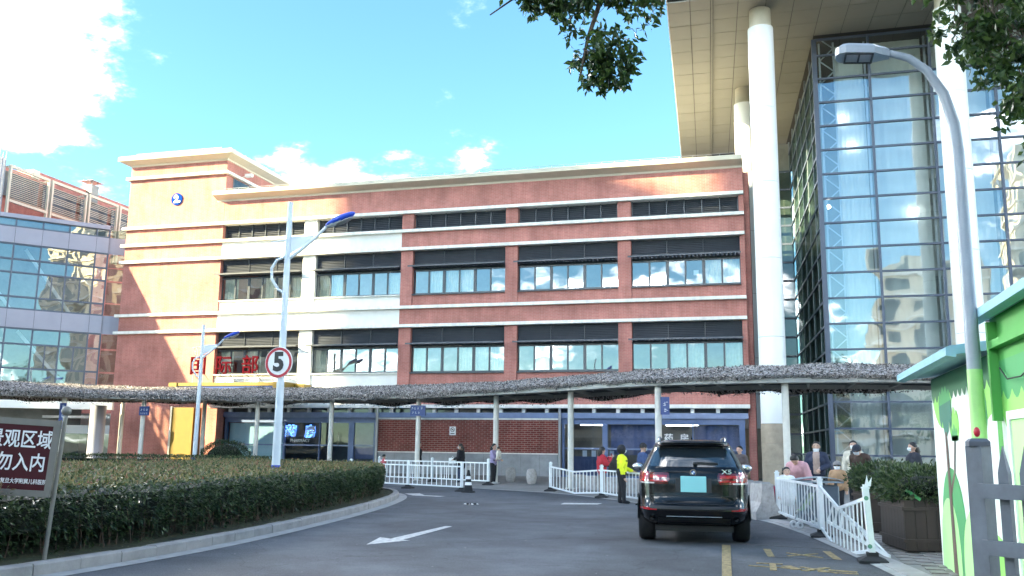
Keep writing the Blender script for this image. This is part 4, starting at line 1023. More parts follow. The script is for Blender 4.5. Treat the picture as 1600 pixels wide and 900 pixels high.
mb.bar((-1.08,-.125,hz(-1.08)-.06),(-.8,-.125,hz(-.8)-.06),.018,.012); mb.bar((-1.08,.125,hz(-1.08)-.06),(-.8,.125,hz(-.8)-.06),.018,.012)
part('lens_frame', mb, 'black', h_)

# ================================================================== no-entry lawn sign at the left
s = thing('lawn_sign', 'leaning maroon notice board with white characters on steel posts', 'sign', (-8.57,9.65,.16), R(24))
tl = R(3.0)
rt = Matrix.Rotation(tl,3,'Y')
def ti(x,y,z): v = rt @ Vector((x,y,z)); return (v.x,v.y,v.z)
for (x, nm) in ((.0,'post'),(-1.5,'post')):
    mb = MB(); mb.tube([ti(x,0,-.1),ti(x,0,1.74)], .026, 10); po = part('post', mb, 'steel', s)
    mb = MB(); c = ti(x,0,1.8); mb.ell(c,.062,.062,.062,14,10); mb.tube([ti(x,0,1.71),ti(x,0,1.76)],[.035,.02],10); part('finial', mb, 'steel', po)
fr = MB()
for (x0,x1,z0,z1) in ((-1.52,-.03,1.6,1.67),(-1.52,-.03,.74,.81)):
    fr.bar(ti(x0,-.04,(z0+z1)/2),ti(x1,-.04,(z0+z1)/2),.06,.075,ti(0,0,1))
for x in (-1.49,-.065): fr.bar(ti(x,-.04,.81),ti(x,-.04,1.6),.075,.06,(0,1,0))
part('frame', fr, 'steel', s)
bd = MB(); bd.extr([ti(-1.46,-.05,.81),ti(-.1,-.05,.81),ti(-.1,-.05,1.6),ti(-1.46,-.05,1.6)], (0,.02,0)); b_ = part('board', bd, 'maroon', s)
for (txt, sz, x, z, bo) in [('景观区域',.235,-.47,1.41,.003),('请勿入内',.235,-.52,1.13,.003),('复旦大学附属儿科医院',.066,-.36,.91,.0008)]:
    p = ti(x,-.056,z); text_part('lettering', txt, sz, 'white', b_, p, (R(90),tl,0), .002, bold=bo, sx=.82)
# ================================================================== hedges, bush, trees
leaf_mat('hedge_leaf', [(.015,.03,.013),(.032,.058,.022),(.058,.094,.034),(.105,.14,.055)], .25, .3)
leaf_mat('hedge_top_leaf', [(.045,.07,.028),(.1,.12,.04),(.19,.18,.07),(.28,.21,.1),(.27,.11,.075)], .25, .35)
leaf_mat('tree_leaf', [(.02,.042,.012),(.038,.072,.016),(.062,.105,.022),(.1,.145,.032)], .4, .35)
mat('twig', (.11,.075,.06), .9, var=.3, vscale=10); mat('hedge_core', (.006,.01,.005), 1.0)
def leaf_quad(p, d, n, L, w):
    d = d.normalized(); s = d.cross(n)
    if s.length < 1e-3: s = d.cross(Vector((.3,.2,.9)))
    s.normalize(); n2 = s.cross(d)
    return [p, p+d*L*.45+s*w*.5+n2*L*.06, p+d*L, p+d*L*.45-s*w*.5+n2*L*.06]
def rv(): return Vector((random.gauss(0,1),random.gauss(0,1),random.gauss(0,1))).normalized()
def in_poly(x, y, P):
    c = False; n = len(P); j = n-1
    for i in range(n):
        if (P[i][1] > y) != (P[j][1] > y) and x < (P[j][0]-P[i][0])*(y-P[i][1])/(P[j][1]-P[i][1])+P[i][0]: c = not c
        j = i
    return c
HO = [(p[0]+n[0]*.5, p[1]+n[1]*.5) for p, n in zip(IR, IN)]; HO = [p for p in HO if p[0] > -26 and p[1] > 3.5]
HI = [(-22,32.0),(-20.5,30.4),(-18.3,27.2),(-19.3,25.2),(-21,23),(-22,19),(-21,12),(-17,7),(-13,3.5)]
HP = HO + HI
HZ = lambda x, y: .97 + .06*mnoise.noise(Vector((x*.8,y*.8,0))) + .03*mnoise.noise(Vector((x*3,y*3,4)))
HG = thing('hedge', 'long clipped hedge with reddish tips filling the kerbed island', 'hedge', (-12,18,.15))
# inner dark core following the outline
core = MB()
ci = [(p[0]+n[0]*.8, p[1]+n[1]*.8) for p, n in zip(IR, IN)]; ci = [p for p in ci if p[0] > -25 and p[1] > 4]
cp = ci + [(-20.6,31.2),(-19.8,29.8),(-18.0,27.2),(-19.0,25.2),(-20.7,23),(-21.7,19),(-20.7,12),(-16.7,7.3),(-13,4)]
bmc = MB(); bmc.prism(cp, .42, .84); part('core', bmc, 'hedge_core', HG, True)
random.seed(101)
nH = normals(HO)
def hface(k):    # leaves of the vertical face
    i = random.randrange(len(HO)-1); t = random.random(); a, b = HO[i], HO[i+1]; n = nH[i]
    x, y = a[0]*(1-t)+b[0]*t, a[1]*(1-t)+b[1]*t
    bulge = .07*mnoise.noise(Vector((x*1.7,y*1.7,1.0)))
    return x, y, n, bulge
qs = []; ts = []
for k in range(46000):
    x, y, n, bu = hface(k); z = .12 + random.random()**.8*.88
    low = max(0, (.5-z)/.38)
    if random.random() < low*.8: continue
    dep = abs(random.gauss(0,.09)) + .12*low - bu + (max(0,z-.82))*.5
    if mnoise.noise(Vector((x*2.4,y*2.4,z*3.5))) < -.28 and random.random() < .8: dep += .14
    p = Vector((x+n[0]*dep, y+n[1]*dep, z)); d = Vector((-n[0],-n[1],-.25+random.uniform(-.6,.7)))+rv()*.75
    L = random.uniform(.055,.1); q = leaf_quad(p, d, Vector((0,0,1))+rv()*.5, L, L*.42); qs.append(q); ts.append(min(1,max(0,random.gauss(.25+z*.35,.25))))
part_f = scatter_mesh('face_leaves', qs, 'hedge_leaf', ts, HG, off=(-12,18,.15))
qs = []; ts = []; k = 0
xs = [p[0] for p in HP]; ys = [p[1] for p in HP]
while k < 42000:
    x, y = random.uniform(min(xs),max(xs)), random.uniform(5,32)
    if not in_poly(x,y,HP): continue
    if random.random() > 1.25/(1+max(0,(math.hypot(x,y)-12))*.05): continue
    k += 1; z = HZ(x,y)+random.gauss(0,.028); p = Vector((x,y,z)); d = rv(); d.z = abs(d.z)*.9+.15
    L = random.uniform(.055,.1); qs.append(leaf_quad(p, d, rv(), L, L*.42)); ts.append(min(1,max(0,random.gauss(.42,.27)+.25*mnoise.noise(Vector((x*.9,y*.9,7))))))
scatter_mesh('top_leaves', qs, 'hedge_top_leaf', ts, HG, off=(-12,18,.15))
st = MB()
for k in range(330):
    x, y, n, bu = hface(k); dp = random.uniform(.08,.4); x += n[0]*dp; y += n[1]*dp; zt = random.uniform(.45,.75); l = random.uniform(-.12,.12); m_ = random.uniform(-.12,.12)
    st.tube([(x,y,.1),(x+l*.5+.02,y+m_*.4,.1+(zt-.1)*.5),(x+l,y+m_,zt)], [.011,.009,.006], 5, False)
part('stems', st, 'twig', HG, True, kind='stuff')
qs = []; ts = []
for k in range(420):
    x, y = random.uniform(-22,-8.5), random.uniform(6,31)
    if not in_poly(x,y,HP): continue
    z = HZ(x,y); hgt = random.uniform(.05,.2); lean_ = rv()*.05
    for q in range(7):
        f = q/6; p = Vector((x,y,z-.02))+Vector((lean_.x*f,lean_.y*f,hgt*f)); d = rv(); d.z = abs(d.z)+.3; L = random.uniform(.05,.085); qs.append(leaf_quad(p, d, rv(), L, L*.4)); ts.append(min(1,.45+random.random()*.6))
scatter_mesh('shoots', qs, 'hedge_top_leaf', ts, HG, off=(-12,18,.15))
# litter on the bed
qs = []; ts = []
for k in range(2500):
    x, y, n, bu = hface(k); dp = random.uniform(-.5,.35); p = Vector((x+n[0]*dp,y+n[1]*dp,.135+random.random()*.02-.05*(dp<-.35))); L = random.uniform(.03,.07)
    qs.append(leaf_quad(p, Vector((random.gauss(0,1),random.gauss(0,1),.1)), Vector((0,0,1)), L, L*.45)); ts.append(random.random())
leaf_mat('litter_leaf', [(.06,.035,.02),(.12,.08,.04),(.04,.06,.02),(.2,.16,.1)], .1, .8)
lt = scatter_mesh('leaf_litter', qs, 'litter_leaf', ts)
tag(lt, 'dry fallen leaves on the soil under the hedge', 'leaf litter')
def box_hedge(name, label, pts, w, z0, z1, n, m='hedge_leaf', L0=.06):
    h = thing(name, label, 'hedge', (pts[0][0],pts[0][1],z0)); off = (pts[0][0],pts[0][1],z0)
    mb = MB()
    for a, b in zip(pts[:-1], pts[1:]): mb.bar((a[0],a[1],(z0+z1)/2-.05),(b[0],b[1],(z0+z1)/2-.05), w-.16, z1-z0-.22)
    part('core', mb, 'hedge_core', h, True); qs = []; ts = []
    ls = [math.hypot(b[0]-a[0],b[1]-a[1]) for a, b in zip(pts[:-1],pts[1:])]
    for k in range(n):
        i = random.choices(range(len(ls)), ls)[0]; t = random.random(); a, b = pts[i], pts[i+1]; dx, dy = (b[0]-a[0])/ls[i], (b[1]-a[1])/ls[i]
        f = random.random()
        if f < .45: o = -w/2+abs(random.gauss(0,.04)); z = random.uniform(z0+.05,z1)
        elif f < .6: o = w/2-abs(random.gauss(0,.04)); z = random.uniform(z0+.05,z1)
        else: o = random.uniform(-w/2,w/2); z = z1+random.gauss(0,.03)
        p = Vector((a[0]*(1-t)+b[0]*t-dy*o, a[1]*(1-t)+b[1]*t+dx*o, z)); d = rv(); d.z += .2; L = random.uniform(L0,L0*1.7)
        qs.append(leaf_quad(p, d, rv(), L, L*.45)); ts.append(random.random()*(.6 if f < .6 else 1))
    scatter_mesh('leaves', qs, m, ts, h, off=off); return h
box_hedge('low_hedge', 'low clipped hedge strip beyond the island before the walkway', [(-35.5,35.5),(-31,37.2),(-26,37.6),(-21.2,37.0)], 1.0, .1, 1.0, 9000, 'hedge_leaf', .07)
mb = MB(); mb.bar((-35.5,34.6,.3),(-26,36.6,.3),.25,.56); mb.bar((-26,36.6,.3),(-21.5,36.2,.3),.25,.56); solo('low_wall', mb, 'trim', 'low white wall in front of the far hedge strip', 'wall')
# round bush
bs = thing('round_bush', 'dark round clipped bush at the foot of the pharmacy front', 'bush', (-24.9,39.0,.2)); qs = []; ts = []
mb = MB(); mb.ell((0,0,.75),.85,.8,.6,16,10); part('core', mb, 'hedge_core', bs)
for k in range(5200):
    v = rv(); 
    if v.z < -.6: continue
    r = 1+random.gauss(0,.05)+.1*mnoise.noise(v*2.2); p = Vector((v.x*1.12*r, v.y*1.0*r, .8+v.z*.72*r)); L = random.uniform(.06,.1)
    qs.append(leaf_quad(p, v+rv()*.8, rv(), L, L*.45)); ts.append(random.random()*.5)
scatter_mesh('leaves', qs, 'hedge_leaf', ts, bs)
mb = MB()
for k in range(7): a = k*.9; mb.tube([(.1*math.cos(a),.1*math.sin(a),0),(.5*math.cos(a),.5*math.sin(a),.6)], [.03,.015], 5)
part('stems', mb, 'twig', bs)

# ---- overhanging street tree; trunk stands beyond the right edge of the frame
TR = thing('camphor_tree', 'broadleaf tree overhanging the top of the view from the right', 'tree', (4.6,7.6,.05))
def T3(x,y,z): return (x-4.6,y-7.6,z-.05)
def limb(pts, r0, r1, mb, n=8):
    k = len(pts); mb.tube([T3(*p) for p in pts], [r0+(r1-r0)*i/(k-1) for i in range(k)], n)
mb = MB(); limb([(4.6,7.6,0.05),(4.55,7.65,1.5),(4.62,7.7,3.2),(4.5,7.8,5.0),(4.3,8.0,7.0),(4.2,8.2,9.0)], .2, .1, mb, 14); part('trunk', mb, 'bark', TR)
lm = MB()
limb([(4.5,7.8,5.2),(3.2,8.4,7.2),(1.2,9.2,8.2),(-.6,9.8,8.0),(-1.6,10.0,7.2),(-1.9,10.1,6.4),(-2.0,10.1,5.9)], .09, .012, lm)
limb([(-.6,9.8,8.0),(-1.9,9.9,7.8),(-2.6,10.0,7.1),(-3.1,10.0,6.8)], .035, .008, lm); limb([(-.2,9.7,8.1),(-.9,9.9,7.2),(-.8,9.9,6.8)], .03, .006, lm)
limb([(4.4,7.9,6.0),(3.7,8.8,6.6),(3.0,9.4,6.4),(2.5,9.8,5.9)], .08, .012, lm); limb([(3.7,8.8,6.6),(3.4,9.3,5.6),(3.0,9.6,5.0)], .04, .008, lm); limb([(4.3,8.0,7.0),(3.4,9.0,7.4),(2.6,9.8,6.9)], .05, .01, lm)
part('limbs', lm, 'bark', TR)
clusters = [  # centre, radii, leaves
 ((-2.95,10,6.86),(.42,.35,.2),190),((-2.45,10,6.8),(.4,.4,.26),230),((-1.95,10,6.75),(.45,.4,.28),240),((-1.5,10,6.72),(.35,.4,.25),150),((-1.02,9.95,6.55),(.32,.3,.24),110),((-.75,9.9,6.88),(.25,.3,.2),90),((-2.9,10,7.15),(.5,.4,.3),120),((-1.9,10,7.2),(.9,.5,.3),200),
 ((-1.75,10.1,6.1),(.4,.35,.2),150),((-1.95,10.1,5.85),(.38,.35,.2),190),((-1.55,10.1,5.78),(.3,.3,.2),150),((-1.85,10.1,5.55),(.3,.25,.15),130),((-1.6,10.1,5.5),(.18,.2,.12),60),((-2.3,10,6.2),(.15,.15,.12),16),((-1.3,10.1,6.15),(.15,.15,.12),20),
 ((2.15,9.9,6.35),(.3,.35,.3),330),((2.40,9.8,6.0),(.35,.4,.35),506),((2.15,9.9,5.95),(.25,.3,.2),198),((2.60,9.7,5.6),(.35,.35,.3),440),((2.32,9.8,5.45),(.22,.25,.15),132),((2.70,9.6,5.15),(.3,.35,.25),418),((2.52,9.7,4.95),(.2,.25,.16),176),((2.85,9.5,4.7),(.28,.3,.25),352),((2.60,9.8,6.6),(.5,.5,.3),484),((3.10,9.3,6.1),(.6,.6,.7),770),((3.00,9.4,7.0),(.8,.6,.4),550),((3.9,8.6,7.8),(1.3,1.2,.9),1100),((4.6,7.6,8.8),(1.8,1.8,1.1),1540),((5.8,7.2,7.6),(1.4,1.6,1.2),1100),((1.2,9.2,8.4),(1.2,.9,.5),770),((-.4,9.8,8.2),(.9,.6,.35),550)]
random.seed(55); qs = []; ts = []; tw = MB()
for (c, r, n) in clusters:
    if c[0] < -.5 and c[2] < 7.6:
        c = (-1.78+(c[0]+1.9)*.74, c[1], 6.98+(c[2]-6.9)*.8); r = (r[0]*.8,r[1]*.8,r[2]*.8); n = int(n*1.3)
    for k in range(max(2,n//22)):
        e = Vector(c)+Vector((random.gauss(0,.5)*r[0],random.gauss(0,.5)*r[1],random.gauss(0,.5)*r[2])); b = Vector(c)+Vector((random.gauss(0,.3)*r[0],0,r[2]*.9))
        tw.tube([T3(*b),T3(*((b+e)/2+Vector((0,0,.03)))),T3(*e)], [.006,.004,.003], 4, False)
    sub = [Vector((random.gauss(0,.55)*r[0],random.gauss(0,.55)*r[1],random.gauss(0,.55)*r[2])) for _ in range(max(3,n//14))]
    for k in range(n):
        s_ = random.choice(sub); p = Vector(c)+s_+rv()*random.uniform(.02,.11); d = rv(); d.z -= .75; L = random.uniform(.085,.13)
        q = leaf_quad(p, d, rv(), L, L*.5); qs.append([T3(*v) for v in q]); ts.append(min(1,max(0,random.gauss(.35,.25))))
scatter_mesh('crown', qs, 'tree_leaf', ts, TR)
part('twigs', tw, 'twig', TR, kind='stuff')

# ---- trees across the street behind the viewer, mirrored in the glass and the car
def street_tree(label, x, y, h, r, n, seed):
    random.seed(seed); t = thing('street_tree', label, 'tree', (x,y,0), 0, 'trees behind the viewer'); mb = MB()
    mb.tube([(0,0,0),(.05,.02,h*.25),(-.05,.05,h*.5),(.05,0,h*.8)], [.2,.16,.12,.05], 10); part('trunk', mb, 'bark', t); mb = MB(); qs = []; ts = []
    for k in range(9):
        a = k*2.4; e = (r*.7*math.cos(a), r*.7*math.sin(a), h*(.5+.45*random.random())); mb.tube([(0,0,h*.35+k*.03*h),(e[0]*.5,e[1]*.5,e[2]*.9),e], [.07,.045,.015], 6)
    part('limbs', mb, 'bark', t); cl_ = [(Vector((random.gauss(0,.45)*r,random.gauss(0,.45)*r,h*.66+random.gauss(0,.13)*h)), r*random.uniform(.25,.45)) for _ in range(26)]
    for k in range(n):
        c, q = random.choice(cl_); p = c+rv()*q*random.uniform(.6,1.05); L = random.uniform(.2,.34); qs.append(leaf_quad(p, rv(), rv(), L, L*.6)); ts.append(random.random())
    scatter_mesh('crown', qs, 'tree_leaf', ts, t)
for k, (x,y,h,r,l) in enumerate([(-24,-9,9,4,'far left'),(-14,-12,10,4.2,'second from left'),(-4,-13,9,4,'third from left'),(6,-13,10,4.4,'middle'),(15,-11,9.5,4,'third from right'),(24,-9,10,4.2,'second from right'),(33,-4,9,4,'far right')]):
    street_tree('leafy street tree behind the viewer, %s of the row' % l, x, y, h, r, 2600, 200+k)
# ================================================================== white crowd barriers
mat('barrier_white', (.74,.77,.78), .35, var=.06, vscale=8)
BARM = MB(); BARM.box(-.015,.015,-.009,.009,0,1); BARM = BARM.mesh('bar', 'barrier_white')
def barrier(label, a, b, post_a=True, post_b=True, h=.98, sagz=None, pa=None, grp='white barrier sections on the forecourt', tilt_b=0.0, low=None):
    """a,b ground points; rails dip to sagz=(fraction, dz) if bent; base plates under posts"""
    za, zb = gz(*a), gz(*b); t = thing('barrier', label, 'barrier', (a[0],a[1],za), 0, grp)
    d = Vector((b[0]-a[0],b[1]-a[1],zb-za)); L = math.hypot(d.x,d.y); ex = Vector((d.x/L,d.y/L,0))
    def at(f, z):
        dz = 0
        if sagz:
            s, q = sagz; dz = q*(f/s if f < s else (1-f)/(1-s))
        if low: dz += low*f
        return Vector((d.x*f,d.y*f,d.z*f+z+dz))
    fr = .04/L
    ks = [fr] + ([sagz[0]] if sagz else []) + [1-fr]
    for (z, nm) in ((h-.1,'top_rail'),(.16,'bottom_rail'),(h-.24,'mid_rail')):
        if nm == 'mid_rail': continue
        mb = MB()
        for k0, k1 in zip(ks[:-1], ks[1:]): mb.bar(at(k0,z), at(k1,z), .035, .05)
        part(nm, mb, 'barrier_white', t)
    n = max(4, int(L/.26))
    for k in range(1, n):
        f = k/n; p0 = at(f,.18); p1 = at(f,h-.12)
        o = link('bar', BARM, t, p0); o.scale = (1,1,(p1-p0).length); o.rotation_euler = (0,0,math.atan2(d.y,d.x))
    for (on, f, tb) in ((post_a,0,0),(post_b,1,tilt_b)):
        if not on: continue
        p = Vector((d.x*f,d.y*f,d.z*f)); mb = MB(); top = p+Vector((tb,0,h+.02))
        mb.bar(p+Vector((0,0,.08)), top, .085, .085, (ex.x,ex.y,0)); po = part('post', mb, 'barrier_white', t)
        mb = MB(); mb.bar(top, top+Vector((0,0,.025)), .105, .105, (ex.x,ex.y,0)); mb.bar(top+Vector((0,0,.025)), top+Vector((0,0,.06)), .06, .06, (ex.x,ex.y,0)); part('cap', mb, 'barrier_white', po)
        mb = MB(); w0, w1 = .2, .08
        mb._add([(p.x+s*w,p.y+q*w,p.z+z) for (w,z) in ((w0,.0),(w0,.035),(w1,.09),(w1,.14)) for (s,q) in ((-1,-1),(1,-1),(1,1),(-1,1))], [(3,2,1,0)] + [(r*4+i,r*4+(i+1)%4,(r+1)*4+(i+1)%4,(r+1)*4+i) for r in range(3) for i in range(4)] + [(12,13,14,15)]); part('base', mb, 'rubber', po)
    return t
barrier('front barrier section with the cone at its right end', (-13.3,33.4), (-10.7,32.1))
barrier('front barrier section running left behind the hedge corner', (-16.4,34.9), (-13.3,33.4), True, False)
barrier('rear barrier section ending beside the woman carrying a child', (-14.1,38.2), (-11.0,36.4))
barrier('rear barrier section left of the dark post by the brick wall', (-17.2,39.6), (-14.1,38.2), True, False)
barrier('barrier section sagging in the middle left of the guard', (-7.7,33.4), (-5.25,30.2), sagz=(.5,-.12))
barrier('barrier section running from the guard behind the black car', (-5.25,30.2), (-3.5,27.1), False, True)
barrier('right barrier section standing before the grey bin', (.2,22.7), (.93,18.4), h=1.02)
bb = barrier('broken barrier section bent down beside the brown planter', (.93,18.4), (1.42,14.6), False, True, sagz=(.42,-.3), h=1.02, tilt_b=-.05)
mb = MB(); mb.bar((.2,-.4,.62),(.62,-2.6,.22),.035,.05); mb.bar((.1,-.2,.3),(.78,-3.3,.03),.035,.05)
part('fallen_rail', mb, 'barrier_white', bb)
for k in range(9):
    f = k/8; o = link('bar', BARM, bb, (.2+.42*f,-.4-2.2*f,.62-.4*f)); e = Vector((.1+.68*f,-.2-3.1*f,.3-.27*f)); dv_ = e-Vector(o.location); o.scale = (1,1,dv_.length); o.rotation_euler = dv_.to_track_quat('Z','Y').to_euler()
mb = MB(); rg = [(.49-.03,-3.8,1.06),(.49+.03,-3.8,1.07),(.49+.05,-3.78,1.2),(.49+.0,-3.8,1.12),(.49-.02,-3.82,1.23),(.49-.05,-3.8,1.1)]; mb.extr(rg, (0,.02,0)); part('torn_sticker', mb, 'paper', bb)
mat('sticker_green', (.12,.3,.2), .5)
for z in (.9,.22): mb = MB(); mb.disc((.44+.5*(1-z)*.05,-3.848,z),(0,-1,0),.032,14,.004); part('round_sticker', mb, 'sticker_green', bb)

# ================================================================== cone, bollards, litter
cn = thing('traffic_cone', 'black and white striped traffic cone leaning on the barrier end', 'cone', (-10.25,31.5,0))
mb = MB(); mb.bbox(-.2,.2,-.2,.2,0,.05,.02); part('base', mb, 'rubber', cn)
r0 = .16; zt = .78
for k in range(7):
    za, zb = .05+k*.104, .05+(k+1)*.104; mb = MB(); mb.lathe(0,0,[(.16-(.12)*(za-.05)/.73,za),(.16-.12*(zb-.05)/.73,zb)],18); part('band', mb, 'white' if k in (2,4) else 'rubber', cn)
mat('bollard_stone', (.36,.34,.33), .8, var=.25, vscale=9)
for k, (x,y,l) in enumerate([(-12.9,40.0,'squat stone bollard behind the woman carrying a child'),(-10.55,38.2,'left squat stone bollard in the gap between barriers'),(-9.3,36.9,'right squat stone bollard in the gap between barriers')]):
    b = thing('stone_bollard', l, 'bollard', (x,y,gz(x,y)), 0, 'stone bollards along the plaza')
    mb = MB(); mb.lathe(0,0,[(.15,0),(.19,.08),(.215,.25),(.215,.4),(.19,.52),(.165,.57),(.12,.6),(0,.61)],20); part('body', mb, 'bollard_stone', b)
    mb = MB(); mb.lathe(0,0,[(.168,.545),(.182,.55),(.168,.575)],20); part('collar', mb, 'bollard_stone', b)
for k in range(5):
    x, y = -7.0+k*.85, 34.8-k*.95; b = thing('stone_block', ['pale stone block behind the sagging barrier, first from the left','pale stone block behind the sagging barrier, second from the left','pale stone block behind the sagging barrier, third from the left','pale stone block behind the woman in red','pale stone block behind the guard'][k], 'stone block', (x,y,gz(x,y)), -.8, 'stone blocks behind the barriers')
    mb = MB(); mb.bbox(-.34,.34,-.2,.2,0,.46,.05); part('body', mb, 'bollard_stone', b); mb = MB(); mb.bbox(-.36,.36,-.22,.22,.4,.5,.04); part('cap', mb, 'bollard_stone', b)
cr = thing('crushed_cup', 'small black and white litter scrap on the road', 'litter', (-8.0,24.8,0)); mb = MB(); random.seed(2)
for k in range(9): x = random.uniform(-.16,.16); y = random.uniform(-.1,.1); mb.ell((x,y,.02),random.uniform(.03,.07),.03,.02,7,4)
part('scraps', mb, 'white', cr); mb = MB()
for k in range(7): x = random.uniform(-.14,.14); y = random.uniform(-.1,.1); mb.ell((x,y,.03),random.uniform(.03,.06),.025,.02,7,4)
part('dark_scraps', mb, 'black', cr)
# concrete jersey blocks between car and barrier
for k, (x,y,l) in enumerate([(-.15,22.9,'concrete barrier block right behind the black car'),(-.55,24.2,'second concrete barrier block half hidden by the black car')]):
    b = thing('concrete_block', l, 'concrete block', (x,y,0), R(20), 'concrete barrier blocks'); mb = MB(); mb.extr([(-.3,-.4,0),(.3,-.4,0),(.3,-.4,.18),(.17,-.4,.4),(.13,-.4,.82),(-.13,-.4,.82),(-.17,-.4,.4),(-.3,-.4,.18)], (0,.8,0)); part('body', mb, 'bollard_stone', b)
    mb = MB(); mb.box(-.1,.1,-.3,-.2,.82,.86); mb.box(-.1,.1,.2,.3,.82,.86); part('lifting_loop', mb, 'metal_grey', b)

# ================================================================== planters with shrubs
mat('planter_wood', (.035,.024,.018), .55, var=.3, vscale=3, streak=True); mat('planter_dark', (.012,.009,.008), .8)
def planter(label, x, y, rz, w, d, h, n):
    p = thing('planter', label, 'planter', (x,y,gz(x,y)), rz, 'brown slatted planters'); 
    mb = MB(); mb.box(-w/2+.03,w/2-.03,-d/2+.03,d/2-.03,0,h-.1); part('box', mb, 'planter_dark', p)
    def board(u0,u1,side,z1):
        mb = MB()
        if side == 0: mb.box(u0,u1,-d/2-.0,-d/2+.03,.02,z1)
        if side == 1: mb.box(u0,u1,d/2-.03,d/2,.02,z1)
        if side == 2: mb.box(-w/2,-w/2+.03,u0,u1,.02,z1)
        if side == 3: mb.box(w/2-.03,w/2,u0,u1,.02,z1)
        part('board', mb, 'planter_wood', p)
    for s, L in ((0,w),(1,w),(2,d),(3,d)):
        k = max(4,int(L/.16)); bw = L/k
        for i in range(k): board(-L/2+i*bw+.003+(.03 if s > 1 and i == 0 else 0), -L/2+(i+1)*bw-.003-(.03 if s > 1 and i == k-1 else 0), s, h-.03*math.sin(i*2.1)**2-(.05 if i in (0,k-1) else 0))
    for z in (.14,h-.2):
        mb = MB(); e = .03; mb.box(-w/2-e,w/2+e,-d/2-e,-d/2-.001,z,z+.05); mb.box(-w/2-e,w/2+e,d/2+.001,d/2+e,z,z+.05); mb.box(-w/2-e,-w/2-.001,-d/2,d/2,z,z+.05); mb.box(w/2+.001,w/2+e,-d/2,d/2,z,z+.05); part('rail', mb, 'planter_wood', p)
    s = thing('shrub', label.replace('planter','shrub').replace('brown slatted ','leafy green '), 'shrub', (x,y,gz(x,y)), rz, 'shrubs in the planters')
    qs = []; ts = []; mb = MB(); mb.ell((0,0,h+.14),w*.44,d*.44,.18,14,8); part('core', mb, 'hedge_core', s)
    for k in range(n):
        v = rv(); r = 1+random.gauss(0,.09); q = Vector((max(-1,min(1,v.x*1.35))*w*.53*r, max(-1,min(1,v.y*1.35))*d*.53*r, h+.15+max(-.6,v.z)*.3*r)); L = random.uniform(.055,.095)
        qs.append(leaf_quad(q, v+rv()*.8+Vector((0,0,.3)), rv(), L, L*.42)); ts.append(random.random())
    scatter_mesh('leaves', qs, 'hedge_leaf', ts, s); mb = MB()
    for k in range(8): a = k*.8; mb.tube([(.25*math.cos(a),.25*math.sin(a),h-.12),(.35*math.cos(a),.35*math.sin(a),h+.25)], [.012,.006], 4)
    part('stems', mb, 'twig', s); return p
planter('brown slatted planter nearest the green kiosk', 2.55, 16.35, R(9), 1.3, 1.3, .82, 5200)
planter('brown slatted planter behind the broken barrier', 2.3, 19.6, R(9), 1.1, 1.3, .82, 4200)
mb = MB(); mb.extr([(0,0,0),(.2,0,-.14),(.22,0,-.1),(.03,0,.05)], (0,.02,0)); mat('green_tape', (.1,.45,.15), .5); solo('green_tape', mb, 'green_tape', 'scrap of green tape on the near planter shrub', 'tape', (2.05,15.62,.98))

# ================================================================== grey bin
mat('bin_grey', (.1,.13,.16), .45, var=.1); mat('bin_top', (.25,.31,.35), .4, var=.1)
bn = thing('litter_bin', 'grey double litter bin with curved lid behind the barrier', 'bin', (1.02,21.3,gz(1,21.3)), R(10))
mb = MB(); mb.bbox(-.42,-.02,-.2,.2,.06,.82,.03); mb.bbox(.02,.42,-.2,.2,.06,.82,.03); part('body', mb, 'bin_grey', bn)
mb = MB(); mb.grid(lambda u,v: (-.55+1.1*u, -.3+.6*v, .93+.07*math.sin(u*math.pi)-.03*abs(v-.5)), 16, 4); mb.grid(lambda u,v: (-.55+1.1*u, .3-.6*v, .9+.07*math.sin(u*math.pi)), 16, 4); mb.box(-.5,.5,-.28,.28,.87,.91); part('lid', mb, 'bin_top', bn)
for x in (-.4,.4): mb = MB(); mb.box(x-.025,x+.025,-.03,.03,.8,.9); part('lid_post', mb, 'bin_grey', bn); mb = MB(); mb.box(x-.03,x+.03,-.18,.18,0,.06); part('foot', mb, 'bin_grey', bn)
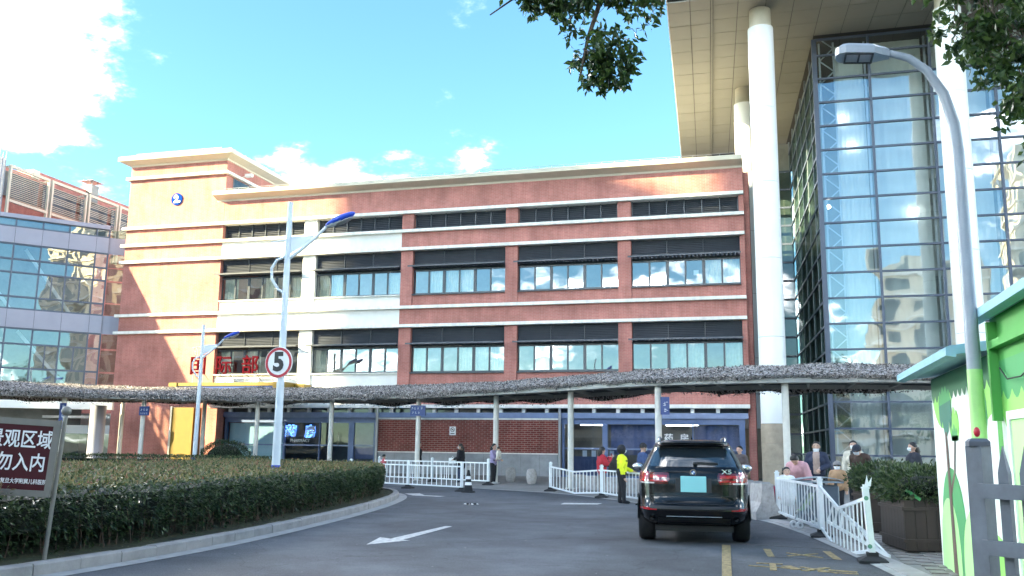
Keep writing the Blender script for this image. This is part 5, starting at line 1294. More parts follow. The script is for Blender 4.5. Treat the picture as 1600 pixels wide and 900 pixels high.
# ================================================================== green kiosk with painted trees
mat('kiosk_white', (.74,.8,.74), .6, var=.04); mat('k_dark', (.015,.12,.05), .6); mat('k_mid', (.06,.3,.1), .6); mat('k_light', (.25,.58,.12), .6); mat('k_pale', (.4,.72,.28), .6); mat('k_teal', (.03,.16,.11), .6); mat('k_brown', (.11,.075,.055), .6); mat('k_cyan', (.05,.5,.6), .6); mat('kiosk_green', (.07,.33,.06), .6, var=.06); mat('roof_cyan', (.26,.47,.55), .45, var=.08)
KX = 2.3
KK = thing('kiosk', 'white kiosk with mural of green trees and pale blue metal roof', 'kiosk', (3.5,12,.04))
mb = MB(); mb.box(KX,5.2,10.52,14.25,.03,2.62); part('wall', mb, 'kiosk_white', KK, True)
mb = MB(); mb.box(KX-.001,5.2,6.6,10.5,.03,2.98); part('porch_wall', mb, 'kiosk_white', KK, True)
def roof(y0, y1, z, nm, ov=.34):
    mb = MB(); mb.extr([(KX-ov,y0,z),(KX-ov,y0,z+.08),(5.4,y0,z+.5),(5.4,y0,z+.4)], (0,y1-y0,0)); r = part(nm, mb, 'roof_cyan', KK, True)
    mb = MB(); mb.extr([(KX-ov-.07,y0-.02,z-.01),(KX-ov-.07,y0-.02,z+.08),(KX-ov-.02,y0-.02,z+.1),(KX-ov+.03,y0-.02,z+.02),(KX-ov+.03,y0-.02,z-.03)], (0,y1-y0+.04,0)); part('gutter', mb, 'roof_cyan', r, True)
    k = int((y1-y0)/.25)
    for i in range(k):
        y = y0+(i+.5)*(y1-y0)/k; mb = MB(); mb.bar((KX-ov,y,z+.095),(5.4,y,z+.515),.05,.03); part('roof_rib', mb, 'roof_cyan', r, True)
roof(10.7,14.55,2.62,'roof'); roof(6.3,10.62,2.96,'porch_roof',.1)
def mural(name, pts, m, k=1):
    mb = MB(); mb.extr([(KX-.0015*k-.001,y,z) for y,z in pts], (.0008,0,0)); return part(name, mb, m, KK, True)
def scallop(yc, w, z0, z1, n, down=False):
    """crown with scalloped top; y decreases to the right in view"""
    pts = []
    for i in range(n):
        for j in range(7):
            u = (i+j/6)/n; pts.append((yc+w/2-w*u, z1-.12*abs(2*u-1)**2+.09*math.sin(math.pi*j/6)-.05))
    b = [(yc-w/2*math.cos(t), z0+ (z1-z0)*.4*(1-math.sin(t))) for t in [math.pi*k/8 for k in range(9)]]
    return pts+b
def hang_scallop(ya, yb, zt, zb, n):
    pts = [(ya,zt)]; 
    for i in range(n):
        for j in range(6): u = (i+j/5)/n; pts.append((ya+(yb-ya)*u, zb-.1*math.sin(math.pi*j/5)))
    return pts+[(yb,zt)]
mural('painted_canopy', hang_scallop(14.24,10.55,2.61,2.36,14), 'k_dark', 3)
mural('painted_canopy', [(14.24,2.6)]+[(13.5+.72*math.cos(t),2.45-.55*math.sin(t)) for t in [math.pi*k/12 for k in range(13)]]+[(12.7,2.6)], 'k_light', 1)
mural('painted_canopy', [(11.9,2.6)]+[(11.1+.75*math.cos(t),2.42-.5*math.sin(t)) for t in [math.pi*k/12 for k in range(13)]]+[(10.3,2.6)], 'k_light', 1)
mural('painted_crown', scallop(13.3,.85,1.95,2.42,4), 'k_mid', 4); mural('painted_crown', [(13.72,2.2),(13.72,2.03),(13.62,1.9),(13.52,2.0),(13.42,1.82),(13.3,1.78),(13.16,1.85),(13.06,1.98),(12.96,1.86),(12.88,1.95),(12.88,2.25)], 'k_teal', 5)
mural('painted_trunk', [(13.37,.05),(13.4,1.85),(13.28,1.85),(13.1,.05)][::-1], 'k_brown', 6)
mural('painted_branch', [(13.25,1.1),(12.95,1.35),(12.8,1.72),(12.74,1.72),(12.9,1.3),(13.22,1.02)], 'k_brown', 6)
mural('painted_crown', scallop(12.75,.6,1.72,2.12,3), 'k_light', 4); mural('painted_crown', scallop(12.76,.42,1.72,1.9,3), 'k_mid', 5)
mural('painted_crown', scallop(11.2,.6,1.75,2.3,2), 'k_mid', 4); mural('painted_crown', [(11.48,2.02),(11.44,1.85),(11.3,1.72),(11.1,1.72),(10.96,1.85),(10.92,2.04)], 'k_teal', 5)
mural('painted_trunk', [(11.24,.05),(11.28,1.75),(11.14,1.75),(11.0,.05)][::-1], 'k_brown', 6); mural('painted_branch', [(11.25,1.2),(11.5,1.45),(11.6,1.62),(11.66,1.6),(11.52,1.38),(11.25,1.1)], 'k_brown', 6)
mural('painted_crown', scallop(11.65,.3,1.6,1.8,2), 'k_mid', 4)
hill = lambda yc, w, h: [(yc+w/2,.04)]+[(yc+w/2*math.cos(t),.04+h*math.sin(t)**.7) for t in [math.pi*k/16 for k in range(17)]]+[(yc-w/2,.04)]
mural('painted_hill', hill(13.2,1.7,1.35), 'k_mid', 2); mural('painted_hill', hill(13.5,1.3,.95), 'k_pale', 3); mural('painted_hill', hill(11.9,1.6,.9), 'k_pale', 3); mural('painted_hill', hill(10.9,1.3,.7), 'k_light', 4)
mural('painted_stream', [(11.85,1.5),(11.7,1.1),(11.5,.6),(11.4,.6),(11.58,1.1),(11.75,1.5)], 'k_cyan', 4)
# porch part: green band, recessed pale door
def mural2(name, y0, y1, z0, z1, m, k=1): mb = MB(); mb.box(KX-.002-.0015*k,KX-.0012-.0015*k,y1,y0,z0,z1); return part(name, mb, m, KK, True)
mural2('green_band', 10.49,6.6,2.3,2.96,'kiosk_green'); mural2('green_band', 10.49,10.3,1.2,2.3,'kiosk_green'); mural('painted_canopy', hang_scallop(10.48,6.7,2.5,2.2,11), 'k_mid', 3); mural('painted_canopy', [(10.3,2.45)]+[(9.7+.6*math.cos(t),2.2-.5*math.sin(t)) for t in [math.pi*k/12 for k in range(13)]]+[(9.1,2.45)], 'k_light', 2)
mural('painted_hill', hill(10.2,.6,1.2), 'k_pale', 3); mural('painted_hill', hill(9.6,.8,.8), 'k_light', 4)
mb = MB(); mb.box(KX-.05,KX-.004,9.82,9.9,.05,1.98); mb.box(KX-.05,KX-.004,8.6,8.68,.05,1.98); mb.box(KX-.05,KX-.004,8.68,9.82,1.9,1.98); dr = part('door_frame', mb, 'kiosk_white', KK, True)
mb = MB(); mb.box(KX-.03,KX-.006,8.68,9.82,.05,1.9); part('door', mb, 'k_pale', dr, True)
mb = MB(); mb.box(KX-.09,KX-.004,10.22,10.3,1.9,2.9); mb.box(KX-.09,KX-.004,6.7,10.22,2.62,2.7); part('recess_frame', mb, 'kiosk_green', KK, True)
mb = MB(); mb.tube([(KX-.03,10.1,2.42),(KX-.06,9.7,2.28),(KX-.06,9.2,2.27),(KX-.04,8.6,2.4)], .008, 5); part('cable', mb, 'black', KK, True)
# ================================================================== grey picket fence in the near right corner
mat('zinc', (.1,.115,.14), .5, var=.2, vscale=9, metal=.2); mat('zinc_rust', (.22,.17,.12), .8, var=.3, vscale=20)
FC = thing('picket_fence', 'near grey steel picket fence at the right edge of the view', 'fence', (.8,4.0,0), 0)
fd = Vector((.62,-.6,0)); fd.normalize()
def fp(t, o, z): return (fd.x*t+fd.y*o, fd.y*t-fd.x*o, z)
mb = MB(); mb.bar(fp(0,0,0),fp(0,0,1.6),.066,.066,fd); po = part('post', mb, 'zinc', FC); mb = MB(); c = fp(0,0,0)
mb._add([(c[0]+s*w,c[1]+q*w,z) for (w,z) in ((.038,1.6),(.038,1.618),(.027,1.63)) for (s,q) in ((-1,-1),(1,-1),(1,1),(-1,1))], [(r*4+i,r*4+(i+1)%4,(r+1)*4+(i+1)%4,(r+1)*4+i) for r in range(2) for i in range(4)]+[(8,9,10,11),(3,2,1,0)]); part('post_cap', mb, 'zinc', po)
mb = MB(); mb.ell((c[0],c[1],1.655),.013,.013,.02,8,6); part('red_knob', mb, 'red', po)
for z in (1.43,1.22,.3): mb = MB(); mb.bar(fp(.02,.04,z),fp(2.4,.04,z),.028,.055); r_ = part('rail', mb, 'zinc', FC)
pk = MB(); pk.box(-.02,.02,-.012,.012,.08,1.5); pk._add([(-.02,-.012,1.5),(.02,-.012,1.5),(.02,.012,1.5),(-.02,.012,1.5),(0,-.004,1.6),(0,.004,1.6)], [(0,1,4),(1,2,5,4),(2,3,5),(3,0,4,5)]); pkm = pk.mesh('picket', 'zinc')
for k in range(26): link('picket', pkm, FC, fp(.1+k*.085,0,0), (0,0,math.atan2(fd.y,fd.x)))
# ================================================================== black SUV seen from behind
mat('car_paint', (.004,.004,.005), .18, coat=.35, spec=.25); mat('car_trim', (.012,.012,.013), .45); mat('tyre', (.012,.012,.013), .75, var=.3, vscale=20); mat('chrome', (.7,.7,.7), .12, metal=1.0)
mat('tail_red', (.42,.008,.012), .12, coat=1.0); mat('tail_dark', (.1,.004,.006), .15, coat=1.0); mat('tail_clear', (.55,.5,.48), .15, coat=1.0); mat('plate', (.3,.68,.7), .45); mat('emblem_blue', (.03,.12,.4), .3)
def car_glass():
    m = bpy.data.materials.new('car_glass'); m.use_nodes = True; p = m.node_tree.nodes['Principled BSDF']; p.inputs['Base Color'].default_value = (.02,.028,.035,1); p.inputs['Roughness'].default_value = .03; p.inputs['Specular IOR Level'].default_value = .9; p.inputs['Coat Weight'].default_value = 1; M['car_glass'] = m
car_glass()
SL = [(.28,.80,.40,4.5),(.36,.90,.12,4.75),(.45,.95,.03,4.85),(.55,.965,0,4.88),(.615,.968,0.0,4.88),(.65,.966,.05,4.87),(.8,.972,.08,4.84),(.95,.975,.095,4.74),(1.05,.97,.105,4.6),(1.12,.955,.118,4.2),(1.18,.935,.135,3.75),(1.24,.905,.16,3.6),(1.28,.88,.19,3.52),(1.4,.82,.30,3.3),(1.52,.755,.42,3.05),(1.62,.70,.50,2.85),(1.655,.68,.47,2.75),(1.69,.65,.42,2.65),(1.72,.60,.43,2.55),(1.745,.5,.6,2.4),(1.758,.36,.85,2.15),(1.765,.15,1.2,1.9)]
NE = 6.0
def sl(z):
    z = max(SL[0][0], min(SL[-1][0], z))
    for a, b in zip(SL[:-1], SL[1:]):
        if z <= b[0]:
            t = (z-a[0])/(b[0]-a[0]); return [a[i]+(b[i]-a[i])*t for i in (1,2,3)]
def ry(x, z):
    w, r, f = sl(z); cy, a = (r+f)/2, (f-r)/2; q = min(1, abs(x)/w); return cy - a*max(0,1-q**NE)**(1/NE)
def sxf(y, z):
    w, r, f = sl(z); cy, a = (r+f)/2, (f-r)/2; q = min(1, abs(y-cy)/a); return w*max(0,1-q**NE)**(1/NE)
CAR = thing('black_suv', 'glossy black SUV parked with its tailgate toward the viewer', 'car', (-1.22,16.05,0), R(5))
mb = MB(); nseg = 72; vs = []
for (z,w,r,f) in SL:
    cy, a = (r+f)/2, (f-r)/2
    for k in range(nseg):
        t = 2*math.pi*k/nseg; c, s_ = math.cos(t), math.sin(t); e = 2/NE
        vs.append((w*math.copysign(abs(c)**e,c), cy+a*math.copysign(abs(s_)**e,s_), z))
fs = [tuple(range(nseg-1,-1,-1))] + [(i*nseg+k, i*nseg+(k+1)%nseg, (i+1)*nseg+(k+1)%nseg, (i+1)*nseg+k) for i in range(len(SL)-1) for k in range(nseg)] + [tuple((len(SL)-1)*nseg+k for k in range(nseg))]
mb._add(vs, fs, True); body = part('body', mb, 'car_paint', CAR)
def rp_(name, fx0, fx1, z0, z1, m, off=.006, nx=16, nz=8, par=None):
    """panel lying on the rear surface between x limits (functions of z)"""
    mb = MB(); L = lambda f, z: f(z) if callable(f) else f
    def fn(u, v):
        z = z0+(z1-z0)*v; x = L(fx0,z)+(L(fx1,z)-L(fx0,z))*u; return (x, ry(x,z)-off, z)
    mb.grid(fn, nx, nz); return part(name, mb, m, par or CAR)
def sp_(name, s, y0, y1, z0, z1, m, off=.005, par=None):
    mb = MB(); L = lambda f, z: f(z) if callable(f) else f
    mb.grid(lambda u, v: ((lambda z: (lambda y: (s*(sxf(y,z)+off), y, z))(L(y0,z)+(L(y1,z)-L(y0,z))*u))(z0+(z1-z0)*v)), 14, 8); return part(name, mb, m, par or CAR)
rw = lambda z: sl(z)[0]*.86 - max(0,(1.36-z))*.35
win = rp_('rear_window', lambda z: -rw(z), rw, 1.29, 1.615, 'car_glass', .006, 26, 12)
mb = MB(); 
mb.grid(lambda u,v: (lambda x: (x, ry(x,1.34)-.02-.02*math.sin(u*3.14), 1.325+.05*v-.015*abs(u-.25)))(.0+.42*u), 10, 2); mb.ell((.04,ry(0,1.33)-.03,1.345),.04,.03,.03,8,6); part('wiper', mb, 'black', win)
# roof spoiler and rails
mb = MB(); mb.grid(lambda u,v: (lambda x: (x, .33+.14*abs(x)**2+.5*v, 1.665+.06*v+.012*math.sin(v*3)-.05*abs(x)**2.2))(-.64+1.28*u), 20, 6); mb.grid(lambda u,v: (lambda x: (x, .33+.14*abs(x)**2+.16*v, 1.665-.05*abs(x)**2.2-.03*v))(.64-1.28*u), 20, 2); part('roof_spoiler', mb, 'car_paint', CAR)
for s in (-1,1):
    mb = MB(); mb.tube([(s*.58,.75,1.72),(s*.585,.85,1.785),(s*.59,1.6,1.805),(s*.585,2.5,1.79),(s*.58,2.65,1.73)], .02, 8); part('roof_rail', mb, 'chrome', CAR)
mb = MB(); mb.extr([(-.02,1.15,1.75),(.02,1.15,1.75),(.005,1.2,1.82),(-.005,1.2,1.82)], (0,.14,0)); part('aerial_fin', mb, 'car_paint', CAR)
# tail lamps
for s in (-1,1):
    o_ = lambda z: .945-.12*max(0,(z-1.12)); i_ = lambda z: .40+.25*max(0,1.06-z)+.2*abs(z-1.1)
    a, b = (lambda z: -o_(z)), (lambda z: -i_(z))
    if s > 0: a, b = (lambda z: i_(z)), (lambda z: o_(z))
    tl_ = rp_('tail_lamp', a, b, 1.0, 1.19, 'tail_dark', .010, 22, 10)
    oo = (lambda z: .925-.12*max(0,(z-1.12))); 
    c, d_ = ((lambda z: -oo(z)), -.76) if s < 0 else (.76, oo)
    rp_('outer_lens', c, d_, 1.03, 1.205, 'tail_red', .015, 10, 8, tl_)
    c, d_ = (-.74,-.44) if s < 0 else (.44,.74)
    rp_('light_bar', c, d_, 1.10, 1.15, 'tail_red', .016, 10, 3, tl_); rp_('light_bar', c, d_, 1.035, 1.07, 'tail_red', .016, 10, 3, tl_)
    c, d_ = (-.92,-.66) if s < 0 else (.66,.92)
    rp_('reversing_strip', c, d_, 1.002, 1.026, 'tail_clear', .0165, 12, 2, tl_)
    c, d_ = (-.93,-.62) if s < 0 else (.62,.93)
    rp_('reflector', c, d_, .565, .605, 'tail_red', .008, 10, 2)
    # exhaust, lower corner
    mb = MB(); x = s*.70; y = ry(x,.42)-.07; mb.tube([(x,y,.43),(x,y+.2,.43)], .047, 16, False); mb.tube([(x,y,.43),(x,y+.2,.43)], .037, 16, False); part('exhaust_tip', mb, 'chrome', CAR)
    mb = MB(); mb.disc((x,y+.06,.43),(0,-1,0),.037,16); part('exhaust_bore', mb, 'black', CAR)
# tailgate gap, bumper details
rp_('bumper_step', lambda z: -.74, lambda z: .74, .585, .64, 'car_trim', .012, 24, 3)
rp_('lower_valance', lambda z: -.6, lambda z: .6, .30, .44, 'car_trim', .008, 20, 4)
rp_('valance_strip', lambda z: -.46, lambda z: .46, .46, .475, 'lamp_grey', .012, 20, 1)
gap = MB()
def groove(pts):
    for (x0,z0),(x1,z1) in zip(pts[:-1],pts[1:]):
        n_ = 8
        for k in range(n_):
            a0, a1 = k/n_, (k+1)/n_; xa, za, xb, zb = x0+(x1-x0)*a0, z0+(z1-z0)*a0, x0+(x1-x0)*a1, z0+(z1-z0)*a1
            gap.bar((xa,ry(xa,za)-.002,za),(xb,ry(xb,zb)-.002,zb),.008,.01,(0,1,0))
groove([(-.735,1.0),(-.74,.8),(-.66,.68),(0,.655),(.66,.68),(.74,.8),(.735,1.0)]); part('tailgate_gap', gap, 'black', CAR)
rp_('crease', -.72, .72, .80, .812, 'car_trim', .005, 24, 1)
# plate recess, plate, emblem, lettering
rp_('plate_recess', -.30, .30, .86, 1.10, 'car_trim', .006, 10, 4)
mb = MB(); mb.bbox(-.215,.215,0,.02,0,.265,.008); o = part('number_plate', mb, 'plate', CAR); o.location = (0,ry(0,.95)-.04,.87)
em = MB(); em.disc((0,0,0),(0,-1,0),.052,28,.012); o = part('emblem', em, 'chrome', CAR); o.location = (0,ry(0,1.2)-.004,1.195)
mb = MB(); mb.disc((0,-.0125,0),(0,-1,0),.046,28,.002); part('emblem_ring', mb, 'black', o)
for q in range(4):
    mb = MB(); pts = [(0,-.016,0)]+[(.031*math.cos(a),-.016,.031*math.sin(a)) for a in [math.pi/2*q+math.pi/2*k/7 for k in range(8)]]; mb.poly(pts[::-1]); part('emblem_quadrant', mb, 'white' if q % 2 == 0 else 'emblem_blue', o)
text_part('badge', 'X5', .105, 'chrome', CAR, (.56,ry(.56,1.2)-.012,1.21), (R(82),0,R(9)), .004, bold=.003, sx=1.35)
# side glass, mirrors, wheels, arches
for s in (-1,1):
    nm = 'side_window'
    sp_(nm, s, lambda z: .95+.9*max(0,z-1.3), 1.75, 1.27, 1.585, 'car_glass'); sp_(nm, s, 1.82, lambda z: 3.25-1.1*max(0,z-1.3), 1.27, 1.585, 'car_glass')
    mb = MB(); mb.ell((s*1.06,3.02,1.23),.13,.09,.085,14,10); mb.bar((s*.9,3.0,1.17),(s*1.0,3.0,1.19),.08,.05); mi = part('mirror', mb, 'car_paint', CAR)
    mb = MB(); mb.ell((s*1.065,2.945,1.23),.112,.03,.07,14,10); part('mirror_glass', mb, 'chrome', mi)
    mb = MB(); mb.bar((s*.955,1.55,1.06),(s*.955,1.75,1.06),.03,.025); mb.bar((s*.955,2.6,1.06),(s*.955,2.8,1.06),.03,.025); part('door_handle', mb, 'chrome', CAR)
    for (y, nm) in ((.92,'rear'),(3.86,'front')):
        mb = MB(); xo, xi = s*.955, s*.665; pr = [(.25,0),(.33,.0),(.36,.03),(.372,.08),(.372,.215),(.36,.265),(.33,.29),(.25,.29)]
        n_ = 36; vv = []
        for (r_, d) in pr:
            for k in range(n_): a = 2*math.pi*k/n_; vv.append((xo-s*d, y+r_*math.cos(a), .372+r_*math.sin(a)))
        ff = [(i*n_+k, i*n_+(k+1)%n_, (i+1)*n_+(k+1)%n_, (i+1)*n_+k) for i in range(len(pr)-1) for k in range(n_)]
        w_ = MB(); w_._add(vv, ff, True); wh = part('tyre', w_, 'tyre', CAR)
        mb = MB(); mb.disc((xo-s*.03,y,.372),(s,0,0),.255,28,.01)
        rim = part('rim', mb, 'car_trim', wh); mb = MB()
        for k in range(10): a = 2*math.pi*k/10; mb.bar((xo-s*.02,y+.05*math.cos(a),.372+.05*math.sin(a)),(xo-s*.015,y+.25*math.cos(a),.372+.25*math.sin(a)),.035,.02,(1,0,0))
        mb.disc((xo-s*.02,y,.372),(s,0,0),.06,16,.012); part('spokes', mb, 'metal_grey', wh)
        mb = MB(); arc = [math.pi*k/14 for k in range(15)]
        for a0, a1 in zip(arc[:-1], arc[1:]):
            mb._add([(s*(sxf(y,.6)+q),y+r_*math.cos(a),.372+r_*math.sin(a)) for q in (.012,) for (r_,a) in ((.39,a0),(.44,a0),(.44,a1),(.39,a1))], [(0,1,2,3)]); mb._add([(s*(sxf(y,.6)+.008),y+r_*math.cos(a),.372+r_*math.sin(a)) for (r_,a) in ((.0,a0),(.392,a0),(.392,a1))], [(0,1,2)])
        part('wheel_arch', mb, 'black', CAR)
mb = MB(); mb.box(-.66,.66,.35,4.4,.2,.3); mb.tube([(-.7,.92,.36),(.7,.92,.36)], .05, 8); part('underbody', mb, 'black', CAR)
for s in (-1,1): mb = MB(); mb.ell((s*.72,4.6,.82),.16,.12,.07,12,8); part('headlight', mb, 'tail_clear', CAR)
# ================================================================== people
PM = {}
def cmat(c, rough=.8):
    k = tuple(round(x,3) for x in c)
    if k not in PM: PM[k] = mat('cloth_%d' % len(PM), c, rough, var=.12, vscale=14, bump=.25, bscale=30)
    return PM[k]
SKIN = (.55,.34,.25); HAIR = (.012,.01,.009)
def capsule(mb, a, b, r0, r1, n=12):
    a, b = Vector(a), Vector(b); d = b-a; L = d.length; d = d.normalized() if L > 1e-6 else Vector((0,0,1)); pts = []; rs = []
    for k in range(4): t = math.pi/2*k/4; pts.append(a-d*r0*math.cos(t)); rs.append(max(.0015,r0*math.sin(t)))
    pts.append(a); rs.append(r0); pts.append(b); rs.append(r1)
    for k in range(3,-1,-1): t = math.pi/2*k/4; pts.append(b+d*r1*math.cos(t)); rs.append(max(.0015,r1*math.sin(t)))
    mb.tube(pts, rs, n, True, True)
def seg_d(p, a, b):
    ab = b-a; t = max(0,min(1,(p-a).dot(ab)/max(1e-9,ab.length_squared))); return (p-(a+ab*t)).length, t
def person(label, x, y, face, H, top, bottom, hair=HAIR, shoe=(.02,.02,.02), bulk=1.0, coat=0.0, lean=0.0, hands=None, legs=0.0, long_hair=False, mask=None, hood=None, head_turn=(0,0), child=False, name='person', z=None, stripes=None, inner=None, hat=None, hat_brim=False, group=None, sit=False):
    """face: heading in degrees, 0 = facing +Y (away), 180 = facing the viewer"""
    P = thing(name, label, 'person', (x,y,gz(x,y) if z is None else z), R(face), group)
    hs = 1.18 if child else 1.0
    def rotl(v, piv=.53):      # lean forward about the hips
        v = Vector(v); q = v-Vector((0,0,piv)); a = R(lean); return Vector((q.x, q.y*math.cos(a)+q.z*math.sin(a), -q.y*math.sin(a)+q.z*math.cos(a)))+Vector((0,0,piv))
    C = []   # (a,b,r0,r1,region)
    def add(a, b, r0, r1, reg): C.append((Vector(a)*H, Vector(b)*H, r0*H, r1*H, reg))
    kz, hz_ = .285, .5
    for s in (-1,1):
        st_ = legs*s
        hip = (s*.052,0,hz_); knee = (s*.058,st_*.5+.012,kz); ank = (s*.06,st_,.05)
        if sit: hip = (s*.05,0,.3); knee = (s*.06,.2,.3); ank = (s*.06,.22,.06)
        add(hip, knee, .066*(1+.25*(bulk-1)), .048, 1); add(knee, ank, .047, .034, 1); add((ank[0],ank[1]+.0,.03), (ank[0]*1.05,ank[1]+.085,.02), .03, .024, 3)
    dzs = -.2 if sit else 0
    def tr(v): v = rotl(v); return (v.x,v.y,v.z+dzs)
    b = bulk
    add(tr((-.03,0,.53)), tr((.03,0,.53)), .082*b, .082*b, 0 if coat >= 0 else 1)
    add(tr((0,0,.55)), tr((0,.005,.66)), .084*b, .088*b, 0); add(tr((-.035,.005,.7)), tr((.035,.005,.7)), .084*b, .084*b, 0)
    add(tr((-.07,0,.785)), tr((.07,0,.785)), .058*b, .058*b, 0); add(tr((0,.012,.74)), tr((0,.01,.66)), .09*b, .086*b, 0)
    if coat > 0: add(tr((-.025,0,.56)), ( -.028,0,.5-coat+dzs), .092*b, .1*b, 0); add(tr((.025,0,.56)), (.028,0,.5-coat+dzs), .092*b, .1*b, 0)
    hc = Vector(tr((0,.018,.925))); up_ = (Vector(tr((0,.0,.9)))-Vector(tr((0,0,.8)))).normalized()
    add(tr((0,0,.8)), tr((0,.008,.875)), .036, .032, 2)
    yaw_, nod = R(head_turn[0]), R(head_turn[1]+lean*.0)
    HR = Matrix.Rotation(yaw_,3,'Z') @ Matrix.Rotation(-R(lean)*.8-nod,3,'X')
    def hd_(v): return hc + HR @ (Vector(v)*hs)
    add(hd_((0,-.006,.012)), hd_((0,.004,.018)), .058*hs, .056*hs, 2); add(hd_((0,.012,-.03)), hd_((0,.02,-.045)), .042*hs, .03*hs, 2)
    add(hd_((0,.056,.0)), hd_((0,.068,-.014)), .008*hs, .011*hs, 2)
    for s in (-1,1): add(hd_((s*.057,-.006,.0)), hd_((s*.059,-.008,-.012)), .012*hs, .009*hs, 2)
    hands = hands or [((-.15,-.01,.62),(-.16,.035,.465)),((.15,-.01,.62),(.16,.035,.465))]
    fing = []
    for s, (el, ha) in zip((-1,1), hands):
        sh = Vector(tr((s*.108,0,.79))); el = Vector(tr(el)); ha = Vector(tr(ha)) if ha[2] < 2 else Vector(ha)
        add(sh, el, .046*b, .04*b, 0); add(el, ha, .039*b, .03*b, 0)
        d = (ha-el).normalized(); pe = ha+d*.05; add(ha, pe, .022, .02, 4)
        sd = d.cross(Vector((0,1,.2))).normalized()
        for k in range(4): o = sd*(.014*(k-1.5)); L = (.04,.047,.044,.034)[k]; c0 = pe+o*.9; m_ = c0+d*L*.55+Vector((0,.006,0)); e = m_+(d+Vector((0,.5,-.1))).normalized()*L*.5; fing.append((c0*H,m_*H,.0072*H,.0068*H)); fing.append((m_*H,e*H,.0068*H,.0055*H))
        tb_ = ha+d*.015; fing.append((tb_*H,(tb_+sd*s*-.028+d*.022+Vector((0,.01,0)))*H,.0085*H,.0065*H))
    mb = MB()
    for (a, b_, r0, r1, reg) in C: capsule(mb, a, b_, r0, r1)
    me = mb.mesh('tmp', 'white'); ob = bpy.data.objects.new('tmp', me); COL.objects.link(ob)
    md = ob.modifiers.new('r','REMESH'); md.mode = 'VOXEL'; md.voxel_size = .013*H/1.65+.002; md.use_smooth_shade = True
    sm_ = ob.modifiers.new('s','SMOOTH'); sm_.factor = .5; sm_.iterations = 3
    dg = bpy.context.evaluated_depsgraph_get(); m2 = bpy.data.meshes.new_from_object(ob.evaluated_get(dg)); bpy.data.objects.remove(ob); bpy.data.meshes.remove(me)
    # fingers joined to the same mesh
    fb = MB()
    for f in fing: capsule(fb, f[0], f[1], f[2], f[3], 6)
    bm = bmesh.new(); bm.from_mesh(m2); n0 = len(bm.faces)
    vsn = [bm.verts.new(v) for v in fb.v]
    for f in fb.f:
        try: bm.faces.new([vsn[i] for i in f])
        except ValueError: pass
    bm.to_mesh(m2); bm.free(); m2.name = 'body'
    m2.materials.clear()
    glove = cmat(SKIN,.6)
    for c in (cmat(top), cmat(bottom), cmat(SKIN,.6), cmat(shoe,.5), glove): m2.materials.append(c)
    if inner: m2.materials.append(cmat(inner))
    if stripes: m2.materials.append(cmat(stripes[0])); 
    for i, p in enumerate(m2.polygons):
        p.use_smooth = True
        if i >= n0: p.material_index = 4; continue
        c = p.center; best = 1e9; reg = 0
        for (a, b_, r0, r1, g_) in C:
            d, t = seg_d(c, a, b_); d -= r0+(r1-r0)*t
            if d < best: best = d; reg = g_
        if inner and reg == 0 and abs(c.x) < .052*H and c.y > .03*H and c.z > .5*H: reg = 5
        if stripes and reg == 0 and stripes[1](c/H): reg = len(m2.materials)-1
        p.material_index = reg
    body = link('body', m2, P)
    def hmesh(nm, mb, c, rough=.8):
        o = link(nm, mb.mesh(nm, cmat(c,rough)), P); return o
    S = H*hs
    # hair shell
    if hood is None:
        mb = MB(); HR4 = HR
        def hp(u, v):
            th = 2*math.pi*u; ph = -.25+ (math.pi/2+.25)*v; front = max(0,math.sin(th)); ph2 = max(ph, front*.75-.2) if not hat else ph
            rr = .066; w = Vector((math.cos(th)*math.cos(ph2)*rr*.98, math.sin(th)*math.cos(ph2)*rr*1.0-.006, math.sin(ph2)*rr*1.08+.016)); q = hc*H + HR4 @ (w*S); return (q.x,q.y,q.z)
        mb.grid(hp, 20, 9); 
        if long_hair:
            q0 = hd_((0,-.05,.0))*H; q1 = hd_((0,-.066,-.06))*H; q2 = hd_((0,-.07,-.12))*H; mb.tube([q0,q1,q2],[.045*S,.05*S,.03*S],10)
        hmesh('hair', mb, hair, .5)
    else:
        mb = MB()
        def hp(u, v):
            th = math.pi*.5+.62+(2*math.pi-1.24)*u; ph = -1.1+(math.pi/2+1.1)*v; rr = .08; w = Vector((math.cos(th)*math.cos(ph)*rr, math.sin(th)*math.cos(ph)*rr*1.05-.012, math.sin(ph)*rr*1.15+.008)); q = hc*H + HR @ (w*S); return (q.x,q.y,q.z)
        mb.grid(hp, 22, 10); hmesh('hood', mb, hood)
        mb = MB(); mb.ell(tuple(hd_((0,.02,.05))*H), .045*S,.03*S,.018*S,10,6); hmesh('hair', mb, hair, .5)
    if hat:
        mb = MB()
        def hp2(u, v):
            th = 2*math.pi*u; ph = .12+(math.pi/2-.12)*v; rr = .071; w = Vector((math.cos(th)*math.cos(ph)*rr, math.sin(th)*math.cos(ph)*rr-.004, math.sin(ph)*rr*1.1+.018)); q = hc*H + HR @ (w*S); return (q.x,q.y,q.z)
        mb.grid(hp2, 20, 7)
        if hat_brim: mb.extr([tuple(hd_((x_,y_,.026))*H) for x_,y_ in ((-.05,.045),(-.04,.1),(0,.115),(.04,.1),(.05,.045))], tuple(HR @ Vector((0,0,.006*S))))
        hmesh('hat', mb, hat)
    for s in (-1,1):
        mb = MB(); mb.ell(tuple(hd_((s*.022,.051,.016))*H), .0085*S,.006*S,.0045*S,8,5); hmesh('eye', mb, (.02,.015,.012), .3)
